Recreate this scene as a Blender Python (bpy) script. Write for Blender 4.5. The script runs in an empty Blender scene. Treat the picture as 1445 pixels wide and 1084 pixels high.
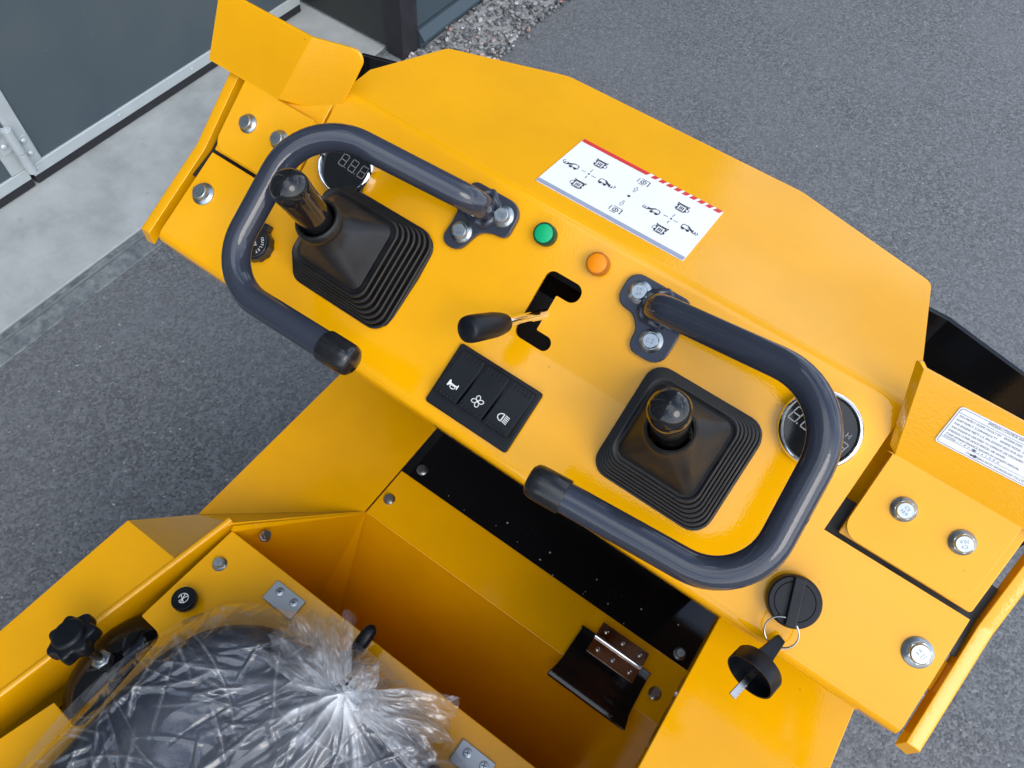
import bpy, bmesh, math, random
from mathutils import Vector as V, Matrix, noise
from mathutils.geometry import tessellate_polygon

random.seed(7)
S = bpy.context.scene
COL = S.collection
PI = math.pi
rad = math.radians

# ------------------------------------------------------------------ camera
Z0 = 1.07                                   # height of the bend line of the control panel above the asphalt
CAM = V((0.1605, -0.336, Z0 + 0.5578))
ROWS = (V((0.8185, 0.57031, 0.06936)), V((0.52022, -0.6845, -0.51072)), V((-0.24379, 0.4541, -0.85695)))
FPX, PW, PH = 1060.0, 1445.0, 1084.0
cd = bpy.data.cameras.new('camera'); cam = bpy.data.objects.new('camera', cd); COL.objects.link(cam)
cd.sensor_width = 36.0; cd.lens = 36.0 * FPX / PW; cd.clip_start = 0.02; cd.clip_end = 300.0
rx, ry, rz = ROWS[0].normalized(), -ROWS[1].normalized(), -ROWS[2].normalized()
M = Matrix(((rx.x, ry.x, rz.x, CAM.x), (rx.y, ry.y, rz.y, CAM.y), (rx.z, ry.z, rz.z, CAM.z), (0, 0, 0, 1)))
cam.matrix_world = M
S.camera = cam

# ------------------------------------------------------------------ light
world = bpy.data.worlds.new('World'); S.world = world; world.use_nodes = True
wn = world.node_tree
bg = wn.nodes['Background']
sky = wn.nodes.new('ShaderNodeTexSky'); sky.sky_type = 'NISHITA'; sky.sun_disc = False
SUN_EL, SUN_AZ = rad(44), rad(118)          # azimuth measured from +Y towards +X
sky.sun_elevation = SUN_EL; sky.sun_rotation = SUN_AZ
sky.air_density = 1.0; sky.dust_density = 1.6; sky.ozone_density = 1.0
# broken cloud over the whole sky
tc = wn.nodes.new('ShaderNodeTexCoord'); sep = wn.nodes.new('ShaderNodeSeparateXYZ'); wn.links.new(tc.outputs['Generated'], sep.inputs[0])
zc = wn.nodes.new('ShaderNodeMath'); zc.operation = 'MAXIMUM'; zc.inputs[1].default_value = .12; wn.links.new(sep.outputs[2], zc.inputs[0])
comb = wn.nodes.new('ShaderNodeCombineXYZ')
for i_ in (0, 1):
    dv = wn.nodes.new('ShaderNodeMath'); dv.operation = 'DIVIDE'; wn.links.new(sep.outputs[i_], dv.inputs[0]); wn.links.new(zc.outputs[0], dv.inputs[1]); wn.links.new(dv.outputs[0], comb.inputs[i_])
cn = wn.nodes.new('ShaderNodeTexNoise'); cn.inputs['Scale'].default_value = 1.15; cn.inputs['Detail'].default_value = 6; cn.inputs['Roughness'].default_value = .55; wn.links.new(comb.outputs[0], cn.inputs['Vector'])
cr_ = wn.nodes.new('ShaderNodeValToRGB'); cr_.color_ramp.elements[0].position = .44; cr_.color_ramp.elements[1].position = .60; wn.links.new(cn.outputs[0], cr_.inputs[0])
cm = wn.nodes.new('ShaderNodeMix'); cm.data_type = 'RGBA'; wn.links.new(cr_.outputs[0], cm.inputs[0]); wn.links.new(sky.outputs[0], cm.inputs[6]); cm.inputs[7].default_value = (7.0, 7.5, 8.2, 1)
wn.links.new(cm.outputs[2], bg.inputs[0]); bg.inputs[1].default_value = 0.15
sd = bpy.data.lights.new('sun', 'SUN'); sun = bpy.data.objects.new('sun', sd); COL.objects.link(sun)
sd.energy = 0.5; sd.angle = rad(30); sd.color = (1.0, 0.95, 0.88)
sdir = V((math.sin(SUN_AZ) * math.cos(SUN_EL), math.cos(SUN_AZ) * math.cos(SUN_EL), math.sin(SUN_EL)))
sun.location = sdir * 20
sun.rotation_euler = (-sdir).to_track_quat('-Z', 'Y').to_euler()
S.view_settings.view_transform = 'Standard'; S.view_settings.look = 'None'
S.view_settings.exposure = 1.12; S.view_settings.gamma = 1.0
S.render.engine = 'CYCLES'
S.cycles.transparent_max_bounces = 24

# ------------------------------------------------------------------ pixel helpers (a pixel gives a direction, the plane the distance)
def ray(x, y):
    a, b = (x - PW / 2) / FPX, (y - PH / 2) / FPX
    return ROWS[0] * a + ROWS[1] * b + ROWS[2]
def on(x, y, p, n):
    d = ray(x, y); return CAM + d * ((V(p) - CAM).dot(n) / d.dot(n))
def flat(x, y, z): return on(x, y, (0, 0, z), V((0, 0, 1)))
def wallx(x, y, X): return on(x, y, (X, 0, 0), V((1, 0, 0)))

class Frame:
    def __init__(s, o, ex, ey, ez): s.o, s.x, s.y, s.z = V(o), V(ex), V(ey), V(ez)
    def __call__(s, u, v, w=0.0): return s.o + s.x * u + s.y * v + s.z * w
    def at(s, u, v, w=0.0): return Frame(s(u, v, w), s.x, s.y, s.z)
    def uv(s, px, py, w=0.0):
        p = on(px, py, s(0, 0, w), s.z) - s.o
        return p.dot(s.x), p.dot(s.y)
    def px(s, px, py, w=0.0): return on(px, py, s(0, 0, w), s.z)
    def rot(s, a):
        c, q = math.cos(a), math.sin(a)
        return Frame(s.o, s.x * c + s.y * q, s.y * c - s.x * q, s.z)
def tiltframe(y, z, deg):
    a = rad(deg)
    return Frame((0, y, z), (1, 0, 0), (0, math.cos(a), math.sin(a)), (0, -math.sin(a), math.cos(a)))
T_LO, T_UP, T_MID, T_HOOD = 26.5, 37.0, 32.0, -8.0
LO, UP, MID = tiltframe(0, Z0, T_LO), tiltframe(0, Z0, T_UP), tiltframe(0, Z0, T_MID)
VF = 0.117
F2 = UP(0, VF)
HOOD = tiltframe(F2.y, F2.z, T_HOOD)
GROUND = Frame((0, 0, 0), (1, 0, 0), (0, 1, 0), (0, 0, 1))
def axisframe(o, z, hint=(1, 0, 0)):
    z = V(z).normalized(); x = V(hint) - z * V(hint).dot(z); x.normalize()
    return Frame(o, x, z.cross(x), z)

# ------------------------------------------------------------------ materials
def mat(name):
    m = bpy.data.materials.new(name); m.use_nodes = True
    return m, m.node_tree, m.node_tree.nodes['Principled BSDF']
def setp(b, **k):
    names = dict(base='Base Color', rough='Roughness', metal='Metallic', coat='Coat Weight', coatr='Coat Roughness', spec='Specular IOR Level', ior='IOR', trans='Transmission Weight', alpha='Alpha', emit='Emission Color', emits='Emission Strength')
    for a, v in k.items():
        s = b.inputs[names[a]]
        s.default_value = (*v, 1) if isinstance(v, tuple) and len(v) == 3 else v
def coords(nt):
    g = nt.nodes.new('ShaderNodeNewGeometry'); return g.outputs['Position']
def noise_tex(nt, scale, detail=3, rough=.55, vec=None):
    n = nt.nodes.new('ShaderNodeTexNoise'); n.inputs['Scale'].default_value = scale; n.inputs['Detail'].default_value = detail; n.inputs['Roughness'].default_value = rough
    nt.links.new(vec or coords(nt), n.inputs['Vector']); return n
def ramp(nt, src, stops):
    r = nt.nodes.new('ShaderNodeValToRGB'); nt.links.new(src, r.inputs[0])
    while len(r.color_ramp.elements) < len(stops): r.color_ramp.elements.new(.5)
    for e, (p, c) in zip(r.color_ramp.elements, stops):
        e.position = p; e.color = (*c, 1) if isinstance(c, tuple) else (c, c, c, 1)
    return r.outputs[0]
def mixc(nt, a, b, f, blend='MIX'):
    m = nt.nodes.new('ShaderNodeMix'); m.data_type = 'RGBA'; m.blend_type = blend
    for i, v in ((0, f), (6, a), (7, b)):
        if hasattr(v, 'is_output'): nt.links.new(v, m.inputs[i])
        else: m.inputs[i].default_value = v if not isinstance(v, tuple) else (*v, 1)
    return m.outputs[2]
def bump(nt, h, strength, dist, into):
    b = nt.nodes.new('ShaderNodeBump'); b.inputs['Strength'].default_value = strength; b.inputs['Distance'].default_value = dist
    nt.links.new(h, b.inputs['Height'])
    for i in into: nt.links.new(b.outputs[0], i)
    return b
MATS = {}
def paint(name, base, dust, rough=.4, coat=1.0, coatr=.007, peel=.26, dustamt=.06):
    m, nt, b = mat(name)
    setp(b, rough=rough, coat=coat, coatr=coatr, spec=0.0)
    n1 = noise_tex(nt, 9, 4)
    col = mixc(nt, base, tuple(c * .9 for c in base), ramp(nt, n1.outputs[0], [(.35, 0.0), (.7, 1.0)]))
    n2 = noise_tex(nt, 900, 2)
    n3 = noise_tex(nt, 14, 5)
    sp = ramp(nt, n2.outputs[0], [(.70, 0.0), (.76, 1.0)])
    mm = nt.nodes.new('ShaderNodeMath'); mm.operation = 'MULTIPLY'
    nt.links.new(sp, mm.inputs[0]); nt.links.new(ramp(nt, n3.outputs[0], [(.5, 0.0), (.7, dustamt * 4)]), mm.inputs[1])
    col = mixc(nt, col, dust, mm.outputs[0])
    vo = nt.nodes.new('ShaderNodeTexVoronoi'); vo.inputs['Scale'].default_value = 34; nt.links.new(coords(nt), vo.inputs['Vector'])
    vm = nt.nodes.new('ShaderNodeMath'); vm.operation = 'MULTIPLY'
    nt.links.new(ramp(nt, vo.outputs['Distance'], [(.018, .75), (.034, 0.0)]), vm.inputs[0]); nt.links.new(ramp(nt, vo.outputs['Color'], [(.55, 0.0), (.75, 1.0)]), vm.inputs[1])
    col = mixc(nt, col, tuple(c * .30 for c in base), vm.outputs[0])
    nt.links.new(col, b.inputs['Base Color'])
    pn = noise_tex(nt, 420, 2)
    big = noise_tex(nt, 5, 2)
    add = nt.nodes.new('ShaderNodeMath'); add.operation = 'MULTIPLY_ADD'
    nt.links.new(big.outputs[0], add.inputs[0]); add.inputs[1].default_value = 6.0; nt.links.new(pn.outputs[0], add.inputs[2])
    bump(nt, add.outputs[0], peel, .0004, [b.inputs['Coat Normal']])
    nt.links.new(ramp(nt, n3.outputs[0], [(.3, coatr), (.8, coatr * 2.6)]), b.inputs['Coat Roughness'])
    MATS[name] = m; return m
def simple(name, base, rough=.5, metal=0.0, coat=0.0, spec=.5, var=.15, vscale=40, bmp=0.0, bscale=300, rvar=.12):
    m, nt, b = mat(name)
    setp(b, rough=rough, metal=metal, coat=coat, coatr=.05, spec=spec)
    n = noise_tex(nt, vscale, 4)
    col = mixc(nt, tuple(c * (1 - var) for c in base), tuple(min(1, c * (1 + var)) for c in base), n.outputs[0])
    nt.links.new(col, b.inputs['Base Color'])
    nt.links.new(ramp(nt, n.outputs[0], [(.3, max(0.0, rough - rvar)), (.7, min(1.0, rough + rvar))]), b.inputs['Roughness'])
    if bmp:
        n2 = noise_tex(nt, bscale, 3); bump(nt, n2.outputs[0], bmp, .0006, [b.inputs['Normal']])
    MATS[name] = m; return m
YELLOW = paint('yellow_paint', (.84, .385, .0012), (.16, .10, .03), dustamt=.012)
HGREY = paint('grey_handle_paint', (.030, .035, .050), (.3, .3, .3), rough=.3, peel=.13, dustamt=.02)
BLACKP = paint('gloss_black_paint', (.006, .006, .007), (.6, .58, .5), rough=.3, coat=.8, peel=.15, dustamt=.10)
ZINC2 = simple('zinc_lettering', (.20, .22, .24), rough=.4, metal=1.0, var=.1)
ZINC = simple('zinc_plate', (.40, .44, .46), rough=.33, metal=1.0, var=.18, vscale=160, bmp=.04, bscale=400, rvar=.06)
STEEL = simple('steel', (.55, .53, .50), rough=.25, metal=1.0, var=.1, vscale=60)
BROWNST = simple('stainless_hinge', (.34, .25, .19), rough=.22, metal=1.0, var=.12, vscale=30)
CHROME = simple('chrome', (.85, .86, .86), rough=.06, metal=1.0, var=.03, rvar=.03)
RUBBER = simple('rubber_boot', (.009, .009, .0095), rough=.46, var=.45, vscale=55, bmp=.2, bscale=500, spec=.42)
BPLAST = simple('matte_black_plastic', (.0045, .006, .009), rough=.38, var=.2, vscale=60, bmp=.10, bscale=900, spec=.26)
BGLOSS = simple('gloss_black_plastic', (.008, .008, .009), rough=.09, var=.2, vscale=60, rvar=.05)
CAPR = simple('vinyl_cap', (.010, .010, .011), rough=.22, var=.3, vscale=90)
HOLE = simple('dark_inside', (.006, .006, .006), rough=.6)
WHITEINK = simple('white_ink', (.80, .80, .78), rough=.5, var=.04)
GREYINK = simple('grey_digit', (.22, .22, .22), rough=.4, var=.06)
BLACKINK = simple('black_ink', (.02, .02, .022), rough=.45, var=.05)
BLUEINK = simple('blue_grey_ink', (.09, .10, .16), rough=.45, var=.15, vscale=300)
REDINK = simple('red_print', (.62, .03, .03), rough=.35, var=.05)
STICK = simple('white_vinyl', (.80, .81, .82), rough=.28, var=.03, rvar=.05)
STICKG = simple('grey_vinyl_band', (.30, .33, .42), rough=.3, var=.05)
DIAL = simple('dial_face', (.008, .009, .010), rough=.12, var=.2, rvar=.04)
SEATV = simple('dark_blue_vinyl', (.011, .016, .033), rough=.40, var=.3, vscale=14, bmp=.3, bscale=120)
ALU = simple('aluminium_trim', (.50, .54, .55), rough=.45, metal=.35, var=.07, vscale=22, bmp=.1)
GALV = simple('galvanised_grey', (.36, .38, .39), rough=.4, metal=.7, var=.15, vscale=60)

def lamp_mat(name, c):
    m, nt, b = mat(name)
    setp(b, rough=.3, spec=.25)
    n = noise_tex(nt, 900, 2)
    nt.links.new(mixc(nt, c, tuple(k * .82 for k in c), n.outputs[0]), b.inputs['Base Color'])
    b.inputs['Subsurface Weight'].default_value = .25; b.inputs['Subsurface Radius'].default_value = (.004, .004, .004)
    MATS[name] = m; return m
GREENL = lamp_mat('green_lens', (.005, .42, .16)); GREEND = lamp_mat('dark_green_ring', (.004, .05, .025))
AMBERL = lamp_mat('amber_lens', (.90, .27, .002)); AMBERD = lamp_mat('amber_ring', (.45, .14, .01))

def door_mat():
    m, nt, b = mat('slate_door_panel'); setp(b, rough=.6, spec=.25)
    n = noise_tex(nt, 2.2, 4); n2 = noise_tex(nt, 60, 3); n3 = noise_tex(nt, 500, 2)
    c = mixc(nt, (.056, .077, .092), (.078, .096, .104), ramp(nt, n.outputs[0], [(.35, 0.0), (.68, 1.0)]))
    c = mixc(nt, c, (.13, .15, .15), ramp(nt, n2.outputs[0], [(.69, 0.0), (.78, .5)]))
    nt.links.new(c, b.inputs['Base Color']); bump(nt, n3.outputs[0], .12, .0008, [b.inputs['Normal']])
    MATS['door'] = m; return m
DOORM = door_mat()
RUBSEAL = simple('rubber_skirt', (.014, .014, .018), rough=.6, var=.3, vscale=20)
DARKWALL = simple('dark_cladding', (.020, .022, .021), rough=.38, var=.2, vscale=6)
SLATEWALL = simple('blue_slate_cladding', (.046, .066, .080), rough=.55, var=.15, vscale=9, spec=.3)

def asphalt():
    m, nt, b = mat('asphalt'); setp(b, rough=.75, spec=.4)
    v = nt.nodes.new('ShaderNodeTexVoronoi'); v.inputs['Scale'].default_value = 175; nt.links.new(coords(nt), v.inputs['Vector'])
    v2 = nt.nodes.new('ShaderNodeTexVoronoi'); v2.inputs['Scale'].default_value = 260; nt.links.new(coords(nt), v2.inputs['Vector'])
    n = noise_tex(nt, 2.0, 5); n2 = noise_tex(nt, 45, 4)
    c = mixc(nt, (.058, .062, .066), (.25, .256, .26), ramp(nt, v.outputs['Color'], [(.1, 0.0), (.95, 1.0)]))
    c = mixc(nt, c, (.085, .089, .093), ramp(nt, n2.outputs[0], [(.3, .7), (.7, .1)]))
    c = mixc(nt, c, (.155, .163, .172), ramp(nt, n.outputs[0], [(.35, 0.0), (.75, .55)]))
    sp = ramp(nt, v2.outputs['Color'], [(.93, 0.0), (.98, 1.0)])
    c = mixc(nt, c, (.42, .43, .43), sp)
    nt.links.new(c, b.inputs['Base Color'])
    ad = nt.nodes.new('ShaderNodeMath'); ad.operation = 'MULTIPLY_ADD'
    nt.links.new(v.outputs['Distance'], ad.inputs[0]); ad.inputs[1].default_value = -.6
    n4 = noise_tex(nt, 230, 4, .7); nt.links.new(n4.outputs[0], ad.inputs[2])
    bump(nt, ad.outputs[0], .75, .0026, [b.inputs['Normal']])
    nt.links.new(ramp(nt, v.outputs['Color'], [(.2, .85), (.95, .45)]), b.inputs['Roughness'])
    return m
def concrete():
    m, nt, b = mat('concrete'); setp(b, rough=.8)
    n = noise_tex(nt, 6, 6, .65); n2 = noise_tex(nt, 40, 5, .7); n3 = noise_tex(nt, 240, 3)
    c = mixc(nt, (.27, .29, .28), (.42, .44, .43), ramp(nt, n.outputs[0], [(.3, 0.0), (.7, 1.0)]))
    c = mixc(nt, c, (.20, .21, .20), ramp(nt, n2.outputs[0], [(.60, 0.0), (.76, .55)]))
    nt.links.new(c, b.inputs['Base Color']); bump(nt, n3.outputs[0], .3, .0015, [b.inputs['Normal']])
    return m
def wetstrip():
    m, nt, b = mat('damp_edge'); setp(b, rough=.45)
    n = noise_tex(nt, 30, 5, .7); n2 = noise_tex(nt, 8, 4)
    c = mixc(nt, (.10, .115, .12), (.26, .28, .275), ramp(nt, n.outputs[0], [(.4, 0.0), (.7, 1.0)]))
    nt.links.new(c, b.inputs['Base Color']); bump(nt, n2.outputs[0], .3, .002, [b.inputs['Normal']])
    return m
ASPHALT, CONCRETE, WET = asphalt(), concrete(), wetstrip()
def stone_mat():
    m, nt, b = mat('gravel_stone'); setp(b, rough=.6)
    g = nt.nodes.new('ShaderNodeNewGeometry')
    c = ramp(nt, g.outputs['Random Per Island'], [(0, (.05, .05, .055)), (.35, (.16, .16, .16)), (.6, (.33, .33, .32)), (.8, (.10, .10, .11)), (.93, (.55, .54, .52)), (1.0, (.42, .20, .15))])
    n = noise_tex(nt, 150, 3)
    nt.links.new(mixc(nt, c, (.09, .09, .09), ramp(nt, n.outputs[0], [(.45, 0.0), (.7, .6)])), b.inputs['Base Color'])
    return m
STONE = stone_mat()
def plastic_mat():
    m = bpy.data.materials.new('clear_plastic_film'); m.use_nodes = True
    nt = m.node_tree; nt.nodes.clear()
    out = nt.nodes.new('ShaderNodeOutputMaterial')
    tr = nt.nodes.new('ShaderNodeBsdfTransparent'); tr.inputs[0].default_value = (.96, .97, .98, 1)
    gl = nt.nodes.new('ShaderNodeBsdfGlossy'); gl.inputs['Roughness'].default_value = .13; gl.inputs[0].default_value = (.95, .97, 1, 1)
    df = nt.nodes.new('ShaderNodeBsdfDiffuse'); df.inputs[0].default_value = (.86, .88, .90, 1)
    tl = nt.nodes.new('ShaderNodeBsdfTranslucent'); tl.inputs[0].default_value = (.86, .88, .90, 1)
    mw = nt.nodes.new('ShaderNodeMixShader'); mw.inputs[0].default_value = .45
    nt.links.new(df.outputs[0], mw.inputs[1]); nt.links.new(tl.outputs[0], mw.inputs[2])
    at = nt.nodes.new('ShaderNodeAttribute'); at.attribute_name = 'bunch'
    m1 = nt.nodes.new('ShaderNodeMixShader'); nt.links.new(at.outputs['Fac'], m1.inputs[0])
    nt.links.new(tr.outputs[0], m1.inputs[1]); nt.links.new(mw.outputs[0], m1.inputs[2])
    fr = nt.nodes.new('ShaderNodeFresnel'); fr.inputs[0].default_value = 1.33
    mu = nt.nodes.new('ShaderNodeMath'); mu.operation = 'MULTIPLY_ADD'; mu.use_clamp = True
    nt.links.new(fr.outputs[0], mu.inputs[0]); mu.inputs[1].default_value = .9; mu.inputs[2].default_value = .045
    m2 = nt.nodes.new('ShaderNodeMixShader'); nt.links.new(mu.outputs[0], m2.inputs[0])
    nt.links.new(m1.outputs[0], m2.inputs[1]); nt.links.new(gl.outputs[0], m2.inputs[2])
    nz = noise_tex(nt, 55, 4, .6)
    bump(nt, nz.outputs[0], .15, .004, [gl.inputs['Normal']])
    nt.links.new(m2.outputs[0], out.inputs['Surface'])
    return m
FILM = plastic_mat()

# ------------------------------------------------------------------ mesh helpers
WLOC = {}
def link(name, me, m, parent=None, bevel=0.0, seg=2, smooth=True, angle=35, solid=0.0, wn_=False, origin=None, bevang=40):
    if len(me.vertices):
        cs = [v.co for v in me.vertices]
        lo = V((min(c.x for c in cs), min(c.y for c in cs), min(c.z for c in cs))); hi = V((max(c.x for c in cs), max(c.y for c in cs), max(c.z for c in cs)))
        org = V(origin) if origin is not None else V(((lo.x + hi.x) / 2, (lo.y + hi.y) / 2, lo.z))
    else: org = V((0, 0, 0))
    me.transform(Matrix.Translation(-org))
    ms = m if isinstance(m, (list, tuple)) else [m]
    for k in ms: me.materials.append(k)
    o = bpy.data.objects.new(name, me); COL.objects.link(o)
    if parent is not None:
        o.parent = parent; o.location = org - WLOC[parent.name]
    else: o.location = org
    WLOC[o.name] = org
    if smooth:
        me.polygons.foreach_set('use_smooth', [True] * len(me.polygons))
        try: me.set_sharp_from_angle(angle=rad(angle))
        except Exception: pass
    if solid:
        md = o.modifiers.new('solid', 'SOLIDIFY'); md.thickness = solid; md.offset = -1
    if bevel:
        md = o.modifiers.new('bevel', 'BEVEL'); md.width = bevel; md.segments = seg; md.limit_method = 'ANGLE'; md.angle_limit = rad(bevang); md.harden_normals = True
    elif wn_:
        md = o.modifiers.new('wn', 'WEIGHTED_NORMAL'); md.keep_sharp = True
    return o
class MB:
    def __init__(s): s.v, s.f, s.mi, s.cur = [], [], [], 0
    def add(s, vs, fs):
        n = len(s.v); s.v += [V(p) for p in vs]; s.f += [tuple(i + n for i in f) for f in fs]; s.mi += [s.cur] * len(fs); return s
    def mesh(s, weld=0.0, recalc=True):
        me = bpy.data.meshes.new('mesh')
        me.from_pydata([tuple(p) for p in s.v], [], s.f)
        me.polygons.foreach_set('material_index', s.mi)
        bm = bmesh.new(); bm.from_mesh(me)
        if weld: bmesh.ops.remove_doubles(bm, verts=bm.verts, dist=weld)
        if recalc: bmesh.ops.recalc_face_normals(bm, faces=bm.faces)
        bm.to_mesh(me); bm.free(); me.update()
        return me
    def build(s, name, m, parent=None, weld=0.0, recalc=True, **k): return link(name, s.mesh(weld, recalc), m, parent, **k)
    def box(s, fr, u0, u1, v0, v1, w0, w1):
        p = [fr(u, v, w) for w in (w0, w1) for v in (v0, v1) for u in (u0, u1)]
        return s.add(p, [(0, 2, 3, 1), (4, 5, 7, 6), (0, 1, 5, 4), (2, 6, 7, 3), (0, 4, 6, 2), (1, 3, 7, 5)])
    def prism(s, fr, pts, w0, w1, holes=()):
        loops = [list(pts)] + [list(h) for h in holes]
        allp = [p for l in loops for p in l]; n = len(allp)
        if holes:
            tris = tessellate_polygon([[V((p[0], p[1], 0)) for p in l] for l in loops])
        else: tris = [tuple(range(n))]
        vs = [fr(p[0], p[1], w0) for p in allp] + [fr(p[0], p[1], w1) for p in allp]
        fs = [tuple(reversed(t)) for t in tris] + [tuple(i + n for i in t) for t in tris]
        o = 0
        for l in loops:
            k = len(l)
            for i in range(k):
                a, b = o + i, o + (i + 1) % k
                fs.append((a, b, b + n, a + n))
            o += k
        return s.add(vs, fs)
    def sheetpoly(s, fr, pts, w=0.0): return s.add([fr(p[0], p[1], w) for p in pts], [tuple(range(len(pts)))])
    def lathe(s, fr, prof, n=32, cap0=True, cap1=True, sx=1.0, sy=1.0):
        vs, fs = [], []
        for r, w in prof:
            for i in range(n):
                a = 2 * PI * i / n; vs.append(fr(r * math.cos(a) * sx, r * math.sin(a) * sy, w))
        for j in range(len(prof) - 1):
            for i in range(n):
                k = (i + 1) % n; fs.append((j * n + i, j * n + k, (j + 1) * n + k, (j + 1) * n + i))
        if cap0: fs.append(tuple(reversed(range(n))))
        if cap1: fs.append(tuple((len(prof) - 1) * n + i for i in range(n)))
        return s.add(vs, fs)
    def tube(s, path, r, n=20, cap=True, sx=1.0):
        path = [V(p) for p in path]; rs = r if isinstance(r, (list, tuple)) else [r] * len(path)
        t0 = (path[1] - path[0]).normalized()
        x = t0.orthogonal().normalized(); vs, fs = [], []
        for i, p in enumerate(path):
            if i == 0: t = t0
            elif i == len(path) - 1: t = (path[i] - path[i - 1]).normalized()
            else: t = ((path[i + 1] - path[i]).normalized() + (path[i] - path[i - 1]).normalized()).normalized()
            x = (x - t * x.dot(t)).normalized(); y = t.cross(x)
            for k in range(n):
                a = 2 * PI * k / n; vs.append(p + x * (math.cos(a) * rs[i] * sx) + y * (math.sin(a) * rs[i]))
        m = len(path)
        for j in range(m - 1):
            for i in range(n):
                k = (i + 1) % n; fs.append((j * n + i, j * n + k, (j + 1) * n + k, (j + 1) * n + i))
        if cap: fs.append(tuple(reversed(range(n)))); fs.append(tuple((m - 1) * n + i for i in range(n)))
        return s.add(vs, fs)
    def grid(s, rows, closed=False):
        nr, nc = len(rows), len(rows[0]); vs = [p for r in rows for p in r]; fs = []
        for j in range(nr - 1):
            for i in range(nc if closed else nc - 1):
                k = (i + 1) % nc; fs.append((j * nc + i, j * nc + k, (j + 1) * nc + k, (j + 1) * nc + i))
        return s.add(vs, fs)
    def stroke(s, fr, pts, wd, w, closed=False):
        pts = [V((p[0], p[1])) for p in pts]
        seq = list(zip(pts, pts[1:])) + ([(pts[-1], pts[0])] if closed else [])
        for a, b in seq:
            d = b - a
            if d.length < 1e-7: continue
            d.normalize(); n = V((-d.y, d.x)) * wd / 2; e = d * wd * .4
            q = [a - e + n, a - e - n, b + e - n, b + e + n]
            s.add([fr(p.x, p.y, w) for p in q], [(0, 1, 2, 3)])
        return s
    def disc(s, fr, u, v, r, w, n=20, r2=0.0):
        o = [fr(u + r * math.cos(2 * PI * i / n), v + r * math.sin(2 * PI * i / n), w) for i in range(n)]
        if not r2: return s.add(o, [tuple(range(n))])
        q = [fr(u + r2 * math.cos(2 * PI * i / n), v + r2 * math.sin(2 * PI * i / n), w) for i in range(n)]
        return s.add(o + q, [(i, (i + 1) % n, n + (i + 1) % n, n + i) for i in range(n)])
    def text(s, fr, body, size, w, depth=0.0, align='CENTER', shear=0.0, sx=1.0):
        cu = bpy.data.curves.new('t', 'FONT'); cu.body = body; cu.size = 1.0; cu.align_x = align; cu.align_y = 'CENTER'; cu.extrude = 0.0; cu.resolution_u = 2
        ob = bpy.data.objects.new('t', cu); COL.objects.link(ob)
        dg = bpy.context.evaluated_depsgraph_get()
        me = bpy.data.meshes.new_from_object(ob.evaluated_get(dg))
        vs = [fr(v.co.x * size * sx, v.co.y * size, w) for v in me.vertices]
        s.add(vs, [tuple(p.vertices) for p in me.polygons])
        if depth:
            n0 = len(s.v) - len(vs)
            bm = bmesh.new(); bm.from_mesh(me)
            be = [(e.verts[0].index, e.verts[1].index) for e in bm.edges if len(e.link_faces) == 1]
            bm.free(); n1 = len(s.v)
            s.v += [p - fr.z * depth for p in vs]
            for a, b in be: s.f.append((n0 + a, n0 + b, n1 + b, n1 + a)); s.mi.append(s.cur)
        bpy.data.objects.remove(ob); bpy.data.curves.remove(cu); bpy.data.meshes.remove(me)
        return s
def rrect(u0, u1, v0, v1, r, n=5):
    out = []
    for cx, cy, a0 in ((u1 - r, v1 - r, 0), (u0 + r, v1 - r, 90), (u0 + r, v0 + r, 180), (u1 - r, v0 + r, 270)):
        for i in range(n + 1):
            a = rad(a0 + 90 * i / n); out.append((cx + r * math.cos(a), cy + r * math.sin(a)))
    return out
def rpoly(pts, rs, n=5):
    out = []; m = len(pts)
    if not isinstance(rs, (list, tuple)): rs = [rs] * m
    for i in range(m):
        p, a, b = V(pts[i]), V(pts[i - 1]), V(pts[(i + 1) % m])
        if rs[i] <= 0: out.append((p.x, p.y)); continue
        d1, d2 = (a - p).normalized(), (b - p).normalized()
        ang = d1.angle(d2); t = rs[i] / math.tan(ang / 2); t = min(t, (a - p).length * .49, (b - p).length * .49)
        r = t * math.tan(ang / 2); c = p + (d1 + d2).normalized() * (r / math.sin(ang / 2))
        s, e = p + d1 * t - c, p + d2 * t - c
        a0 = math.atan2(s.y, s.x); da = math.atan2(e.y, e.x) - a0
        while da > PI: da -= 2 * PI
        while da < -PI: da += 2 * PI
        for k in range(n + 1):
            aa = a0 + da * k / n; out.append((c.x + r * math.cos(aa), c.y + r * math.sin(aa)))
    return out
def fillet(pts, rs, n=10):
    pts = [V(p) for p in pts]; out = [pts[0]]
    for i in range(1, len(pts) - 1):
        p = pts[i]; d1 = pts[i - 1] - p; d2 = pts[i + 1] - p; l1, l2 = d1.length, d2.length; d1.normalize(); d2.normalize()
        ang = d1.angle(d2); t = min(rs[i - 1] / math.tan(ang / 2), l1 * .6, l2 * .6)
        r = t * math.tan(ang / 2); c = p + (d1 + d2).normalized() * (r / math.sin(ang / 2))
        s, e = (p + d1 * t) - c, (p + d2 * t) - c; tot = s.angle(e)
        for k in range(n + 1):
            f = k / n; q = (s * math.sin((1 - f) * tot) + e * math.sin(f * tot)) / math.sin(tot); out.append(c + q)
    out.append(pts[-1]); return out
def tag(o, label=None, cat=None, group=None, kind=None):
    if label: o['label'] = label
    if cat: o['category'] = cat
    if group: o['group'] = group
    if kind: o['kind'] = kind
    return o
def empty(name, loc):
    o = bpy.data.objects.new(name, None); COL.objects.link(o); o.location = loc; o.empty_display_size = .1; WLOC[o.name] = V(loc); return o

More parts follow.
